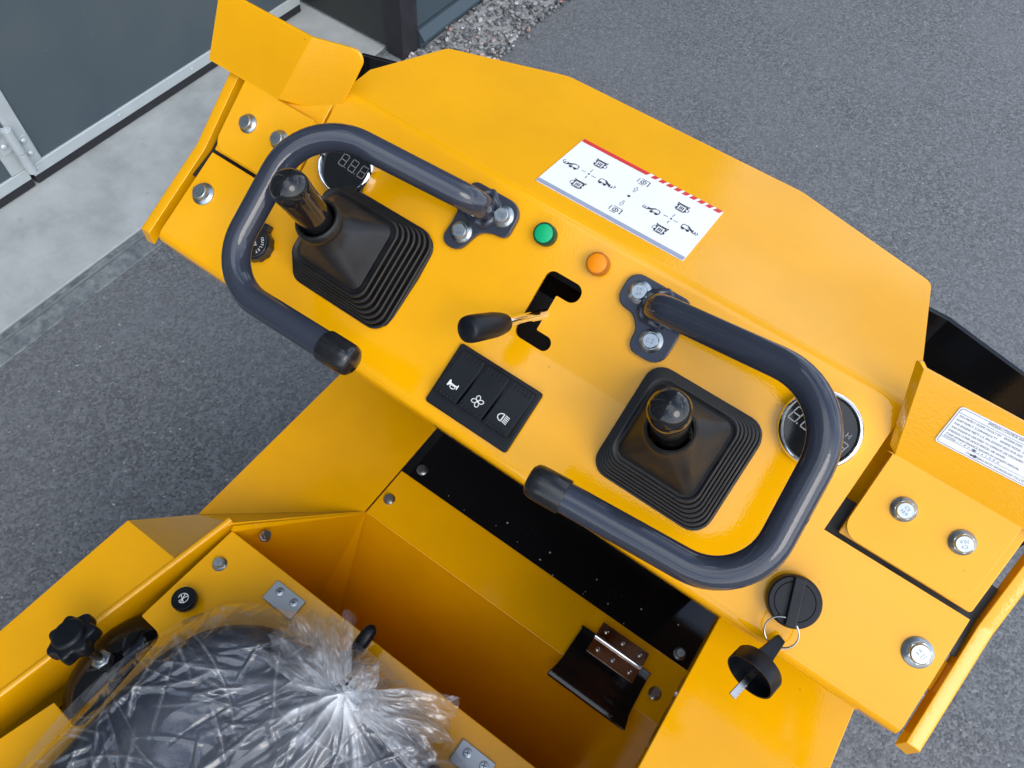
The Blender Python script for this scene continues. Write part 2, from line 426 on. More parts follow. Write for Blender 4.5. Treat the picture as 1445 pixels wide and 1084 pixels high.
# ================================================================== SETTING
# ---- ground
XW = flat(200, 170, 0).x                 # door wall plane
XE = flat(104, 429, 0).x                 # slab / asphalt edge
XG = flat(631, 41, 0).x                  # wall with the gravel at its foot
YR = flat(568, 83, 0).y                  # the return wall between both
g = MB(); n = 24
g.add([(XE, -40, 0), (60, -40, 0), (60, 60, 0), (XE, 60, 0)], [(0, 1, 2, 3)])
tag(g.build('asphalt_ground', ASPHALT, smooth=False), kind='structure')
g = MB(); g.box(GROUND, XW - .25, XE - .062, -9.0, YR + .05, -.10, .006)
tag(g.build('concrete_pavement', CONCRETE, bevel=.004, smooth=False), kind='structure')
g = MB(); g.box(GROUND, XE - .058, XE - .036, -9.0, YR + .05, -.08, .004)
g.box(GROUND, XE - .032, XE + .02, -9.0, YR + .05, -.08, .005)
ed = tag(g.build('pavement_edge', WET, bevel=.003, smooth=False), kind='structure')
g = MB(); g.box(GROUND, XE - .0365, XE - .0315, -9.0, YR + .05, -.05, .010)
g.build('edge_rail', GALV, ed, smooth=False)

# ---- gravel beside the far wall
XG2 = flat(750, 38, 0).x
rng = random.Random(3)
ico = []
bm = bmesh.new(); bmesh.ops.create_icosphere(bm, subdivisions=1, radius=1.0)
iv = [v.co.copy() for v in bm.verts]; ifc = [tuple(v.index for v in f.verts) for f in bm.faces]; bm.free()
g = MB(); g.box(GROUND, XG - .02, XG2 - .01, YR, 4.5, -.05, .003)
for i in range(2600):
    x = XG + rng.random() ** .9 * (XG2 - XG + .035 * rng.random()); y = YR + .01 + rng.random() * 2.3
    r = rng.uniform(.004, .0105) * 1.05
    sc = V((rng.uniform(.7, 1.4), rng.uniform(.7, 1.4), rng.uniform(.5, .9))); ro = Matrix.Rotation(rng.random() * 6, 3, 'Z') @ Matrix.Rotation(rng.uniform(-.6, .6), 3, 'X')
    c = V((x, y, .003 + r * .45 + (.010 * rng.random() if rng.random() < .5 else 0)))
    vs = []
    for k in iv:
        q = V((k.x * sc.x, k.y * sc.y, k.z * sc.z)) * (r * rng.uniform(.72, 1.1)); vs.append(c + ro @ q)
    g.add(vs, ifc)
tag(g.build('gravel', STONE, smooth=False, recalc=False), 'strip of loose grey gravel along the foot of the slate blue wall', 'gravel', kind='stuff')

# ---- building: two wall planes, the return wall, above the doors a lintel
bld = empty('building', (XW - .3, YR, 0)); tag(bld, 'slate blue clad building wall with dark return wall beside the gravel strip', 'building')
HB = 6.2
b = MB(); b.box(GROUND, XW - .5, XW - .09, -9.0, YR + .02, 3.6, HB); b.build('upper_wall', SLATEWALL, bld, smooth=False)
b = MB(); b.box(GROUND, XW - .5, XW - .02, -9.0, flat(25, 215, 0).y * 0 + wallx(25, 215, XW).y - 1.262, .0, 3.599); b.build('side_wall', SLATEWALL, bld, smooth=False)
b = MB(); b.box(GROUND, XW - .5, XG - .012, YR, YR + .06, .02, HB); b.build('return_wall', DARKWALL, bld, smooth=False)
b = MB(); b.box(GROUND, XG - .075, XG - .001, YR - .012, YR + .07, .004, HB); b.build('corner_post', RUBSEAL, bld, bevel=.004)
b = MB()
for k in range(26):
    z0 = .075 + k * .236
    b.box(GROUND, XG - .06, XG - .010 - .004 * (k % 2), YR + .072, 9.0, z0, z0 + .232)
b.build('wall_cladding', SLATEWALL, bld, bevel=.003, smooth=False)
b = MB(); b.box(GROUND, XG - .08, XG - .020, YR + .072, 9.0, .07, HB); b.build('wall_backing', DARKWALL, bld, smooth=False)
b = MB(); b.prism(Frame((0, YR + .074, 0), (1, 0, 0), (0, 0, 1), (0, 1, 0)), [(XG - .05, .004), (XG + .004, .004), (XG + .004, .030), (XG + .022, .036), (XG + .022, .042), (XG - .002, .070), (XG - .05, .070)], 0, 7.5)
b.build('base_flashing', SLATEWALL, bld, smooth=False)
b = MB(); b.box(GROUND, XW - .5, XW - .1, -9.0, YR + .02, -.02, .012); b.build('threshold', DARKWALL, bld, smooth=False)

# ---- folding door leaves of the building
YH = wallx(25, 215, XW).y                 # the hinge line
ZR0, ZR1 = wallx(183.8, 162.6, XW).z, wallx(178.8, 147.8, XW).z
def door_leaf(y0, y1, hinge_side, label):
    d = empty('door', (XW, (y0 + y1) / 2, 0)); tag(d, label, 'door', 'door leaves of the building')
    H = 3.55
    m = MB(); m.box(GROUND, XW - .055, XW - .006, y0 + .004, y1 - .004, .045, H); m.build('door_panel', DOORM, d, smooth=False)
    m = MB(); m.box(GROUND, XW - .05, XW, y0 + .001, y1 - .001, ZR0, ZR1); m.build('bottom_rail', ALU, d, bevel=.003)
    for yy in (y0 + .001, y1 - .043):
        m = MB(); m.box(GROUND, XW - .05, XW + .0008, yy, yy + .042, ZR1 + .0015, H); m.build('stile', ALU, d, bevel=.003)
    m = MB(); m.box(GROUND, XW - .05, XW - .004, y0, y1, .008, ZR0 - .0005); m.build('rubber_skirt', RUBSEAL, d, bevel=.004)
    m = MB()
    for k in range(int((y1 - y0) / .28) + 1):
        yy = y0 + .02 + k * .28
        if yy < y1 - .01: m.lathe(Frame((XW, yy, (ZR0 + ZR1) / 2), (0, 1, 0), (0, 0, 1), (1, 0, 0)), [(.0048, 0), (.0046, .0012), (.003, .0024), (.0005, .0028)], 12)
    m.build('rivets', ALU, d)
    return d
d1 = door_leaf(YH + .004, 1.18 * (YR / 1.21), -1, 'wide slate grey door leaf right of the pale hinge, above the concrete pavement')
d2 = door_leaf(YH - 1.25, YH - .004, 1, 'slate grey door leaf left of the pale hinge, cut off by the picture edge')
# hinge belongs to the wide leaf
hz = wallx(25, 200, XW).z
m = MB(); m.tube([(XW + .018, YH, hz - .085), (XW + .018, YH, hz - .020)], .0125, 20); m.tube([(XW + .018, YH, hz - .018), (XW + .018, YH, hz + .060)], .0125, 20)
m.tube([(XW + .018, YH, hz - .085), (XW + .018, YH, hz + .063)], .006, 12)
m.box(GROUND, XW + .0015, XW + .006, YH + .004, YH + .040, hz - .065, hz + .012)
m.box(GROUND, XW + .0015, XW + .006, YH - .040, YH - .004, hz - .012, hz + .060)
for yy, zz in ((YH + .026, hz - .002), (YH + .026, hz - .044), (YH - .024, hz + .012), (YH - .024, hz + .046)):
    m.lathe(Frame((XW + .006, yy, zz), (0, 1, 0), (0, 0, 1), (1, 0, 0)), [(.0085, 0), (.0085, .002), (.006, .005), (.003, .006)], 14)
m.build('hinge', ALU, d1, bevel=.001)

# ================================================================== THE MACHINE
LD = empty('loader', (0, 0, 0))
tag(LD, 'glossy yellow compact loader with twin joystick control panel and grey grab handles', 'loader')
UL, UR = -.297, .279
# ---- control panel sheet: lip, lower strip, upper strip with the lever slot, hood
bm = bmesh.new()
def bv(p): return bm.verts.new(tuple(p))
cols = [-.400, UL, UR, .400]
rows = []
VB = -.094; RL = .011
for k in range(0, 9):                      # rounded lip at the operator's side
    a = rad(82) * (1 - k / 8)
    v = VB - RL * math.sin(a); w = -RL * (1 - math.cos(a)); rows.append((v, w))
a = rad(82); rows.insert(0, (rows[0][0] - .024 * math.cos(a), rows[0][1] - .024 * math.sin(a)))
R_ = [[bv(LO(u, v, w)) for u in cols] for v, w in rows]
fold = [bv(LO(u, 0, 0)) for u in cols]
R_.append(fold)
for j in range(len(R_) - 1):
    for i in range(3): bm.faces.new((R_[j][i], R_[j][i + 1], R_[j + 1][i + 1], R_[j + 1][i]))
slot = rpoly([(-.028, .003), (.0085, .003), (.0085, .017), (-.010, .017), (-.010, .052), (.0095, .052), (.0095, .070), (-.028, .070)], [.008, .0066, .0066, .0012, .0012, .0085, .0085, .008], 6)
bend = rad(T_UP - T_HOOD); RB = .016; TB = RB * math.tan(bend / 2)
top = [bv(UP(UL, VF - TB)), bv(UP(UR, VF - TB))]
outer = [(UL, 0), (UR, 0), (UR, VF - TB), (UL, VF - TB)]
ov = [fold[1], fold[2], top[1], top[0]]
hv = [bv(UP(u, v)) for u, v in slot]
for t in tessellate_polygon([[V((u, v, 0)) for u, v in outer], [V((u, v, 0)) for u, v in slot]]):
    bm.faces.new([(ov + hv)[i] for i in t])
prev = top
for k in range(1, 9):
    a = bend * k / 8
    p = UP(0, VF - TB) ; c = p - UP.z * RB
    d = UP.z * math.cos(a) + UP.y * math.sin(a)
    q = c + d * RB
    cur = [bv((UL, q.y, q.z)), bv((UR, q.y, q.z))]
    bm.faces.new((prev[0], prev[1], cur[1], cur[0])); prev = cur
HO = [(-.303, .140), (-.276, .232), (-.156, .287), (.116, .2895), (.258, .2525), (.277, .146)]   # hood outline (X, Y), left to right over the front
ho = []
for (x, y) in rpoly([(UL, .09)] + HO + [(UR, .09)], [0, 0, .010, .03, .03, .010, 0, 0], 4)[1:-1]:
    ho.append(bv((x, y, HOOD.o.z + (y - HOOD.o.y) * math.tan(rad(T_HOOD)))))
bm.faces.new([prev[0], prev[1]] + list(reversed(ho)))
me = bpy.data.meshes.new('mesh'); bmesh.ops.recalc_face_normals(bm, faces=bm.faces)
if sum(f.normal.z * f.calc_area() for f in bm.faces) < 0: bmesh.ops.reverse_faces(bm, faces=bm.faces)
hood_edge = [v.co.copy() for v in ho]
bm.to_mesh(me); bm.free()
panel = link('control_panel', me, YELLOW, LD, solid=.003, bevel=.0007, seg=2, angle=28, bevang=50)
# hood skirt below the hood edge, set in a little
m = MB(); cx = sum(p.x for p in hood_edge) / len(hood_edge)
ins = [p + (V((cx, .1, p.z)) - p).normalized() * .006 for p in hood_edge]
rws = [[p + V((0, 0, -.004)) for p in ins], [p + V((0, 0, -.30)) for p in ins]]
m.grid(rws); m.build('hood_skirt', YELLOW, LD, solid=.003, smooth=False)
# console below the panel
m = MB(); m.box(GROUND, -.285, .265, .070, .130, Z0 - .46, Z0 - .005); m.build('console_wall', BLACKP, LD, smooth=False)

# ---- side plates of the upper strip and the flanged side frames
for sgn, u0, u1 in ((1, .290, .400), (-1, -.400, -.3005)):
    m = MB(); m.prism(UP, rpoly([(u0, .0035), (u1, .0035), (u1, .122), (u0, .122)], [.001, .003, .004, .004]), -.010, -.005 if sgn > 0 else -.0005)
    m.build('side_plate', YELLOW, LD, bevel=.001)
    if sgn > 0:
        m = MB(); m.box(UP, .280, .402, .002, .12, -.040, -.030); m.build('side_shelf', YELLOW, LD, bevel=.001)
    x0, x1 = (.409, .4215) if sgn > 0 else (-.4285, -.4155)
    pr = [LO(0, -.105, -.006), LO(0, 0, -.006), UP(0, .085, -.004), UP(0, .13, .012)]
    rws = []
    fx = [x0, x1] if sgn > 0 else [x1, x0]
    prof = [(fx[0], -.018), (fx[0], 0), (fx[1] - sgn * .003, 0), (fx[1] - sgn * .0008, -.0009), (fx[1], -.003), (fx[1], -.022)]
    m = MB()
    pr2 = fillet(pr, [.03, .05], 5)
    for p in pr2: rws.append([V((x, p.y, p.z + dz)) for x, dz in prof])
    m.grid(rws, closed=True)
    nn = len(prof); m.add(rws[0], [tuple(range(nn))]); m.add(rws[-1], [tuple(range(nn))])
    m.build('side_flange', YELLOW, LD, weld=.00001, bevel=.0009, angle=40)
    m = MB(); m.box(LO, .396 if sgn > 0 else -.4165, .410 if sgn > 0 else -.397, -.10, .0, -.045, -.030); m.build('side_ledge', YELLOW, LD, bevel=.001)
m = MB(); m.box(LO, .397, .409, -.062, -.036, -.030, -.016); m.build('spacer_block', YELLOW, LD, bevel=.001)

for u0, u1 in ((.272, .408), (-.414, -.292)):
    m = MB(); m.prism(Frame((0, 0, 0), (0, 1, 0), (0, 0, 1), (1, 0, 0)), [(LO(0, -.03, -.010).y, LO(0, -.03, -.010).z), (UP(0, .0, -.0135).y, UP(0, .0, -.0135).z), (UP(0, .03, -.0135).y, UP(0, .03, -.0135).z), (UP(0, .03, -.025).y, UP(0, .03, -.025).z), (LO(0, -.03, -.025).y, LO(0, -.03, -.025).z)], u0, u1); m.build('seam_backing', HOLE, LD, smooth=False)
# ---- raised side brackets
def bracket(side, base_u, bot_u, top_u, crease, fwd, label):
    # base plate with rounded corners, bent up into a face; the inner part of the face is bent forward along a crease
    w0 = .0045; vb = .079; T = rad(66); Hh = .072
    u0, u1 = base_u
    fdir = V((0, math.cos(T), math.sin(T)))
    inn = 1 if side < 0 else 0               # which end faces the middle of the panel
    b0, b1, t0, t1 = bot_u[0], bot_u[1], top_u[0], top_u[1]
    bend = UP(0, vb, w0)
    def fp(u, h, uc):
        d = (u - uc) if inn else (uc - u)
        p = bend + fdir * h; p = V((u, p.y, p.z))
        if d > 0: p.y += d * fwd; p.z -= d * .02
        return p
    m = MB()
    # base plate, its upper edge follows the foot of the face
    low = rpoly([(u0, vb), (u0, .0055), (u1, .0055), (u1, vb)], [0, .014, .014, 0], 6)
    ends = [(b1, vb), (crease[0], vb), (b0, vb)]
    pts = [UP(u, v, w0) for u, v in low + ends]
    m.add(pts, [tuple(range(len(pts)))])
    def facet(ua0, ua1, ub0, ub1, rl, rr_): return rpoly([(ua0, 0), (ua1, 0), (ub1, Hh), (ub0, Hh)], [0, 0, .011 if rr_ else 0, .011 if rl else 0], 6)
    A = facet(b0, crease[0], t0, crease[1], True, False); B = facet(crease[0], b1, crease[1], t1, False, True)
    for q in (A, B):
        P = []
        for u, h in q:
            uc = crease[0] + (crease[1] - crease[0]) * h / Hh; P.append(fp(u, h, uc))
        m.add(P, [tuple(range(len(P)))])
    me = m.mesh(.0004)
    o = link('side_bracket', me, YELLOW, LD, smooth=False)
    me.update()
    if sum(p.normal.z * p.area for p in me.polygons) < 0: me.flip_normals()
    md = o.modifiers.new('solid', 'SOLIDIFY'); md.thickness = .004; md.offset = -1
    md = o.modifiers.new('edge', 'BEVEL'); md.width = .0016; md.segments = 3; md.limit_method = 'ANGLE'; md.angle_limit = rad(8); md.use_clamp_overlap = True
    tag(o, label)
    return o
br_r = bracket(1, (.2885, .3905), (.2835, .440), (.259, .425), (.2900, .2665), .9, 'right bracket carrying the white emission label')
br_l = bracket(-1, (-.399, -.3075), (-.449, -.2945), (-.440, -.271), (-.354, -.3235), .32, 'left bracket with a vertical bend')

# ---- bolts
def bolt(fr, parent, rf=.0105, rh=.0068, hh=.0062, txt=(), rot=0.0, name='bolt', tsize=.0036):
    m = MB(); f = fr.rot(rot)
    m.lathe(f, [(rf, -.0012), (rf, .0010), (rf * .96, .0015), (rf * .80, .0024), (rf * .74, .003)], 28)
    vs = []
    h6 = [(rh / math.cos(rad(30)) * math.cos(rad(60 * i + 30)), rh / math.cos(rad(30)) * math.sin(rad(60 * i + 30))) for i in range(6)]
    m.prism(f, h6, .0005, hh - .0006)
    m.lathe(f, [(rh * 1.06, hh - .0014), (rh * 1.03, hh - .0004), (rh * .94, hh + .0006), (rh * .90, hh + .0008)], 30)
    yy = .5 * (len(txt) - 1); m.cur = 1
    for i, t in enumerate(txt):
        m.text(f.at(0, (yy - i) * tsize * 1.05, 0), t, tsize, hh + .0011, .0004)
    return m.build(name, [ZINC, ZINC2], parent, angle=28)
for (px, py, par, t, fr, w, rot) in ((347, 173, br_l, ('8.8',), UP, .0045, .3), (391, 196, br_l, ('8.8',), UP, .0045, 1.0),
                                 (1277, 720, br_r, ('CY', '10.9'), UP, .005, -.25), (1360, 767, br_r, ('CY', '10.9'), UP, .005, -2.6)):
    u, v = fr.uv(px, py, w + .004); bolt(fr.at(u, v, w), par, txt=t, rot=rot, rf=.0098, rh=.0066)
for px, py, t, rot in ((284, 272, ('8.8', 'SD'), 2.6), (1297, 922, ('SD', '8.8'), -1.9)):
    u, v = LO.uv(px, py, .004); bolt(LO.at(u, v, .0003), panel, rf=.0118, rh=.0075, hh=.0075, txt=t, rot=rot, tsize=.0042)

# ---- grab handles
def handle(plate_uv, outline, bolts, c1, c2, end, elbow, txt, label):
    f = UP
    base = plate_uv
    path = [f(base[0], base[1], 0.0), f(base[0], base[1], elbow)]
    path += [MID.px(c1[0], c1[1], c1[2]), MID.px(c2[0], c2[1], c2[2]), MID.px(end[0], end[1], end[2])]
    pth = fillet(path, [.034, .058, .048], 14)
    # cut the cap length off the end
    capL = .030
    e, d = pth[-1], (pth[-1] - pth[-2]).normalized()
    m = MB(); m.tube(pth[:-1] + [e - d * .004], .0122, 32)
    h = m.build('grab_handle', HGREY, LD, angle=50); tag(h, label)
    m = MB(); a = axisframe(e - d * capL, d)
    m.lathe(a, [(.0122, .0), (.0136, .0002), (.0139, .0012), (.0139, .018), (.0137, .025), (.0127, .0285), (.0098, .0308), (.0048, .0316), (.0005, .0318)], 32)
    m.build('end_cap', CAPR, h, angle=60)
    m = MB(); m.prism(f, outline, .0002, .0062); m.build('mounting_plate', HGREY, h, bevel=.0012, seg=3)
    m = MB()
    ring = []
    rg = random.Random(5)
    tor = []
    for i in range(40):
        A = 2 * PI * i / 40; rr = .0132 + .0012 * math.sin(5 * A) + .0008 * rg.random()
        tor.append([f(base[0] + (rr + .0042 * math.cos(B) * (1 + .2 * math.sin(9 * A))) * math.cos(A), base[1] + (rr + .0042 * math.cos(B)) * math.sin(A), .0066 + .0042 * math.sin(B) * (1 + .25 * math.sin(7 * A))) for B in [2 * PI * k / 10 for k in range(10)]])
    tor.append(tor[0])
    m.grid(tor, closed=True); m.build('weld_bead', HGREY, h, angle=80)
    for (px, py), t, rt in zip(bolts, txt, (.4, 1.7)):
        u, v = f.uv(px, py, .011); bolt(f.at(u, v, .0064), h, rf=.0102, rh=.0066, hh=.0066, txt=(t, '8.8'), rot=rt)
    return h
plL = rpoly([(-.131, .1045), (-.129, .062), (-.1315, .041), (-.110, .041), (-.1005, .066), (-.088, .0705), (-.0745, .072), (-.0745, .1045)], [.008, .02, .012, .012, .014, .012, .013, .014], 5)
handle((-.1075, .0865), plL, ((649, 326), (708, 304)), (432, 163, .088), (307, 392, .088), (498, 512, .090), .030, ('9.5', 'SD'), 'left grey grab handle')
plR = rpoly([(.038, .1045), (.0385, .074), (.058, .0715), (.0665, .062), (.068, .0435), (.101, .0435), (.1015, .070), (.096, .1045)], [.012, .014, .012, .012, .012, .013, .02, .008], 5)
handle((.0735, .086), plR, ((902, 412), (918, 481)), (1205, 560, .092), (1052, 845, .092), (749, 675, .092), .030, ('5.9', 'CY'), 'right grey grab handle')

# ---- joysticks with bellows
def sq_ring(fr, cu, cv, hu, hv, r, w, n=6):
    return [fr(u, v, w) for u, v in rrect(cu - hu, cu + hu, cv - hv, cv + hv, r, n)]
def joystick(c, half, collar_px, knob_px, hc, hk, lean, label):
    cu, cv = c; f = MID
    ccu, ccv = f.uv(*collar_px, hc)
    ku, kv = f.uv(*knob_px, hk)
    axis = (f(ku, kv, hk) - f(ccu, ccv, hc)).normalized()
    base_w = .0052
    H = hc - .012
    rings = []
    def cen(w):
        t = max(0, min(1, w / H)); return cu + (ccu - cu) * t * lean, cv + (ccv - cv) * t * lean
    m = MB()
    hu, hv = half
    rings.append(sq_ring(f, cu, cv, hu, hv, .016, -.006))
    rings.append(sq_ring(f, cu, cv, hu, hv, .016, base_w - .0012)); rings.append(sq_ring(f, cu, cv, hu - .0012, hv - .0012, .015, base_w))
    N = 7
    w = base_w; sh = .004
    top_w = H * .56
    for k in range(N):                     # convolutions
        t0 = k / N; s = 1 - .30 * t0
        wk = base_w + (top_w - base_w) * k / N; dw = (top_w - base_w) / N
        a, b = cen(wk)
        rr = .016 - .004 * t0
        for ds, df in ((-.0165, .10), (-.0170, .36), (-.0050, .40), (-.0004, .46), (.0004, .60), (.0003, .84), (-.0005, .94), (-.0014, .90), (-.0024, .66), (-.0040, .52), (-.0165, .50)):
            a, b = cen(wk + dw * df)
            rings.append(sq_ring(f, a, b, hu * s + ds, hv * s + ds, rr, wk + dw * df))
    a, b = cen(top_w); s = .66
    rings.append(sq_ring(f, a, b, hu * s - .001, hv * s - .001, .009, top_w + .001))
    rings.append(sq_ring(f, a, b, hu * s - .0025, hv * s - .0025, .008, top_w + .003))
    # pyramid up to the round collar
    cf = axisframe(f(ccu, ccv, hc), axis, f.x)
    lastring = rings[-1]; nR = len(lastring)
    angs = [rad(45) + (i - 3) * 2 * PI / nR for i in range(nR)]
    def circ(r, w): return [cf(r * math.cos(x), r * math.sin(x), w) for x in angs]
    c0 = circ(.0185, -.010)
    for t in (.25, .5, .75):
        rings.append([p.lerp(q, t) for p, q in zip(lastring, c0)])
    rings += [c0, circ(.0185, -.008), circ(.0200, -.006), circ(.0208, -.002), circ(.0204, .002), circ(.0190, .004), circ(.0172, .0035), circ(.0166, .0), circ(.0162, -.010)]
    m.grid(rings, closed=True)
    boot = m
    # knob
    kt = (f(ku, kv, hk) - f(ccu, ccv, hc)).length
    m = MB()
    prof = [(.0135, -.03), (.0135, .004), (.0146, .010)]
    top = kt + .0155
    prof += [(.0150, top - .030), (.0156, top - .022)]
    for i in range(0, 9):
        A = rad(90) * i / 8; prof.append((.0157 * math.cos(A) + .0002, top - .0155 + .0155 * math.sin(A)))
    m.lathe(cf, prof, 36)
    j = m.build('joystick', BGLOSS, LD, angle=60); tag(j, label)
    boot.build('rubber_boot', RUBBER, j, angle=42)
    return j
joystick((-.1905, -.0115), (.0575, .0520), (449, 312), (410, 266), .086, .132, 1.0, 'left joystick leaning outward')
joystick((.1495, -.0080), (.0535, .0530), (946, 606), (945, 580), .080, .126, 1.0, 'right joystick seen almost end-on')

# ---- shift lever in the slot
lb = UP.px(771, 443, -.004); lt = UP.px(712, 456, .045); ltip = UP.px(660, 462, .085)
ax = (ltip - lb).normalized()
m = MB(); m.tube([lb - ax * .05, lb, lt + ax * .01], .0046, 20); lv = m.build('shift_lever', CHROME, LD); tag(lv, 'chrome shift lever standing in the slot')
kl = (ltip - lt).length; m = MB()
m.lathe(axisframe(lt, ax), [(.0070, -.002), (.0082, 0), (.0098, .006), (.0108, .014), (.0114, kl - .012), (.0114, kl - .003), (.0106, kl + .0008), (.0088, kl + .0020), (.0005, kl + .0022)], 28)
m.build('lever_knob', BPLAST, lv, angle=50)
m = MB(); m.box(UP, -.05, .03, -.02, .09, -.060, -.055); m.build('slot_floor', HOLE, LD, smooth=False)

# ---- indicator lamps
for (px, py, lens, ring, lab) in ((768, 330, GREENL, GREEND, 'green indicator lamp'), (843, 372, AMBERL, AMBERD, 'amber indicator lamp')):
    u, v = UP.uv(px, py, .009); f = UP.at(u, v)
    m = MB(); m.lathe(f, [(.0100, 0), (.0100, .010), (.0093, .0110), (.0084, .0112)], 36); o = m.build('indicator_lamp', ring, LD, angle=40); tag(o, lab)
    m = MB(); m.lathe(f, [(.0083, .0100), (.0083, .0114), (.0078, .0118), (.0005, .0119)], 32); m.build('lens', lens, o, angle=60)

# ---- gauges
SEG = {'a': ((0, 1), (1, 1)), 'b': ((1, 1), (1, .5)), 'c': ((1, .5), (1, 0)), 'd': ((0, 0), (1, 0)), 'e': ((0, .5), (0, 0)), 'f': ((0, 1), (0, .5)), 'g': ((0, .5), (1, .5))}
def digit8(m, fr, u, v, wd, ht, th, w, dot=True, slant=.12):
    for s, (p, q) in SEG.items():
        a, b = V(p), V(q); d = (b - a) * .1; a, b = a + d, b - d
        P = lambda t: (u + t.x * wd + t.y * ht * slant, v + t.y * ht)
        m.stroke(fr, [P(a), P(b)], th, w)
    if dot: m.disc(fr, u + wd * 1.28, v + th * .2, th * .7, w, 8)
def gauge(px, py, r, rows_, rot, lab, extra=()):
    u, v = UP.uv(px, py, .008); f = UP.at(u, v).rot(rot)
    m = MB(); m.lathe(f, [(r * .84, -.002), (r * .84, .0055), (r * .2, .0057), (.0003, .0058)], 40); o = m.build('gauge', DIAL, LD, angle=60); tag(o, lab)
    m = MB(); m.lathe(f, [(r, 0), (r, .0045), (r * .985, .0075), (r * .945, .0098), (r * .90, .0102), (r * .865, .0090), (r * .845, .0055), (r * .84, .004)], 56, cap0=False, cap1=False)
    m.build('bezel', CHROME, o, angle=60)
    for (u0, v0, n_, wd, ht, th) in rows_:
        for k in range(n_):
            m = MB(); digit8(m, f, u0 + k * wd * 1.75, v0, wd, ht, th, .0062, k < n_ - 1); m.build('digit', GREYINK, o, smooth=False)
    for t, tu, tv, ts in extra: m = MB(); m.text(f.at(tu, tv), t, ts, .0062); m.build('unit_letter', GREYINK, o, smooth=False)
    return o
gauge(487, 232, .0305, [(-.0085, -.0030, 3, .0068, .0115, .0009)], -.05, 'left gauge showing three blank digits')
gauge(1158, 606, .0325, [(-.0250, -.0075, 2, .0066, .0118, .0010), (.0180, -.0050, 1, .0050, .0080, .0009)], -.12, 'right hour meter gauge', [('H', .0192, .0085, .0062)])

# ---- rocker switch bank
u0, u1, v0, v1 = -.0622, .0272, -.0905, -.0285
m = MB(); m.prism(LO, rrect(u0, u1, v0, v1, .003), .0002, .0048)
sw = m.build('switch_housing', BPLAST, LD, bevel=.0014, seg=3)
for k in range(1, 3):
    m = MB(); uu = u0 + (u1 - u0) * k / 3; m.box(LO, uu - .0003, uu + .0003, v0 + .002, v0 + .010, .0047, .0052); m.build('housing_seam', HOLE, sw, smooth=False)
wr = (u1 - u0 - .008) / 3
for k in range(3):
    a = u0 + .004 + k * wr + .0010; b_ = a + wr - .0020
    # side profile in (v, w): rocker stands proud at the operator's end
    prof = [(v1 - .0035, .0040), (v1 - .0042, .0072), (v1 - .016, .0070), (v0 + .0165, .0155), (v0 + .0130, .0163), (v0 + .0128, .0135), (v0 + .0165, .0042)]
    fr = Frame(LO(0, 0, 0), LO.y, LO.z, LO.x)
    m = MB(); m.prism(fr, prof, a, b_)
    ro = m.build('rocker_switch', BPLAST, sw, bevel=.0007, seg=2)
    # the surface of the rocker as a frame
    pA, pB = LO(0, v1 - .016, .0070), LO(0, v0 + .0165, .0155)
    yv = (pA - pB).normalized(); zz = LO.x.cross(yv)
    sf = Frame(LO((a + b_) / 2, 0, 0) + (pB - LO(0, 0, 0)), LO.x, yv, zz)
    pC, pD = LO(0, v1 - .0042, .0072), pA
    yv2 = (pC - pD).normalized(); sf2 = Frame(LO((a + b_) / 2, 0, 0) + (pD - LO(0, 0, 0)), LO.x, yv2, LO.x.cross(yv2))
    m = MB()
    wu = b_ - a
    for i in range(6):
        uu = -wu / 2 + .0028 + i * (wu - .0056) / 5
        for (ff, vv) in ((sf2, .0092), (sf2, .0060), (sf, -.0015)):
            m.lathe(ff.at(uu, vv, 0), [(.0012, -.0002), (.0011, .0006), (.0005, .0011)], 8)
    tag(m.build('grip_dots', BPLAST, ro), kind='stuff')
    m = MB(); W_ = .0004; t = .0009; s = .0001
    ic = sf.at(.0005, .0090, 0)
    ic = Frame(ic.o, ic.x * 1.15, ic.y * 1.15, ic.z)
    if k == 0:                              # horn
        m.add([ic(x, y, W_) for x, y in ((-.0045, .0030), (-.0036, .0034), (-.0024, .0013), (.0012, .0010), (.0012, -.0006), (-.0024, -.0004), (-.0038, -.0022), (-.0046, -.0018))], [tuple(range(8))])
        m.stroke(ic, [(.0005 + .0022 * math.cos(q), -.0012 + .0015 * math.sin(q)) for q in [2 * PI * i / 14 for i in range(14)]], .0008, W_ + s, True)
        m.stroke(ic, [(.0010, .0004), (.0040, .0006)], t, W_ + 2 * s); m.stroke(ic, [(.0040, .0020), (.0042, -.0012)], t, W_ + 3 * s)
    elif k == 1:                            # fan
        for q in range(4):
            an = rad(90 * q + 20); cx_, cy_ = .0027 * math.cos(an), .0027 * math.sin(an)
            m.stroke(ic, [(cx_ + .0021 * math.cos(w_) * math.cos(an) - .0016 * math.sin(w_) * math.sin(an), cy_ + .0021 * math.cos(w_) * math.sin(an) + .0016 * math.sin(w_) * math.cos(an)) for w_ in [2 * PI * i / 14 for i in range(14)]], .0007, W_ + q * s, True)
        m.disc(ic, 0, 0, .0008, W_ + 5 * s, 10)
    else:                                   # headlamp
        m.stroke(ic, [(-.0002, .0030)] + [(-.0006 - .0036 * math.sin(q), .0030 * math.cos(q)) for q in [PI * i / 10 for i in range(11)]] + [(-.0002, -.0030)], .0008, W_, True)
        for i in range(5): m.stroke(ic, [(.0012, .0028 - i * .0014), (.0048, .0022 - i * .0014)], .0006, W_ + s * (i + 1))
    m.build('switch_symbol', WHITEINK, ro, smooth=False)

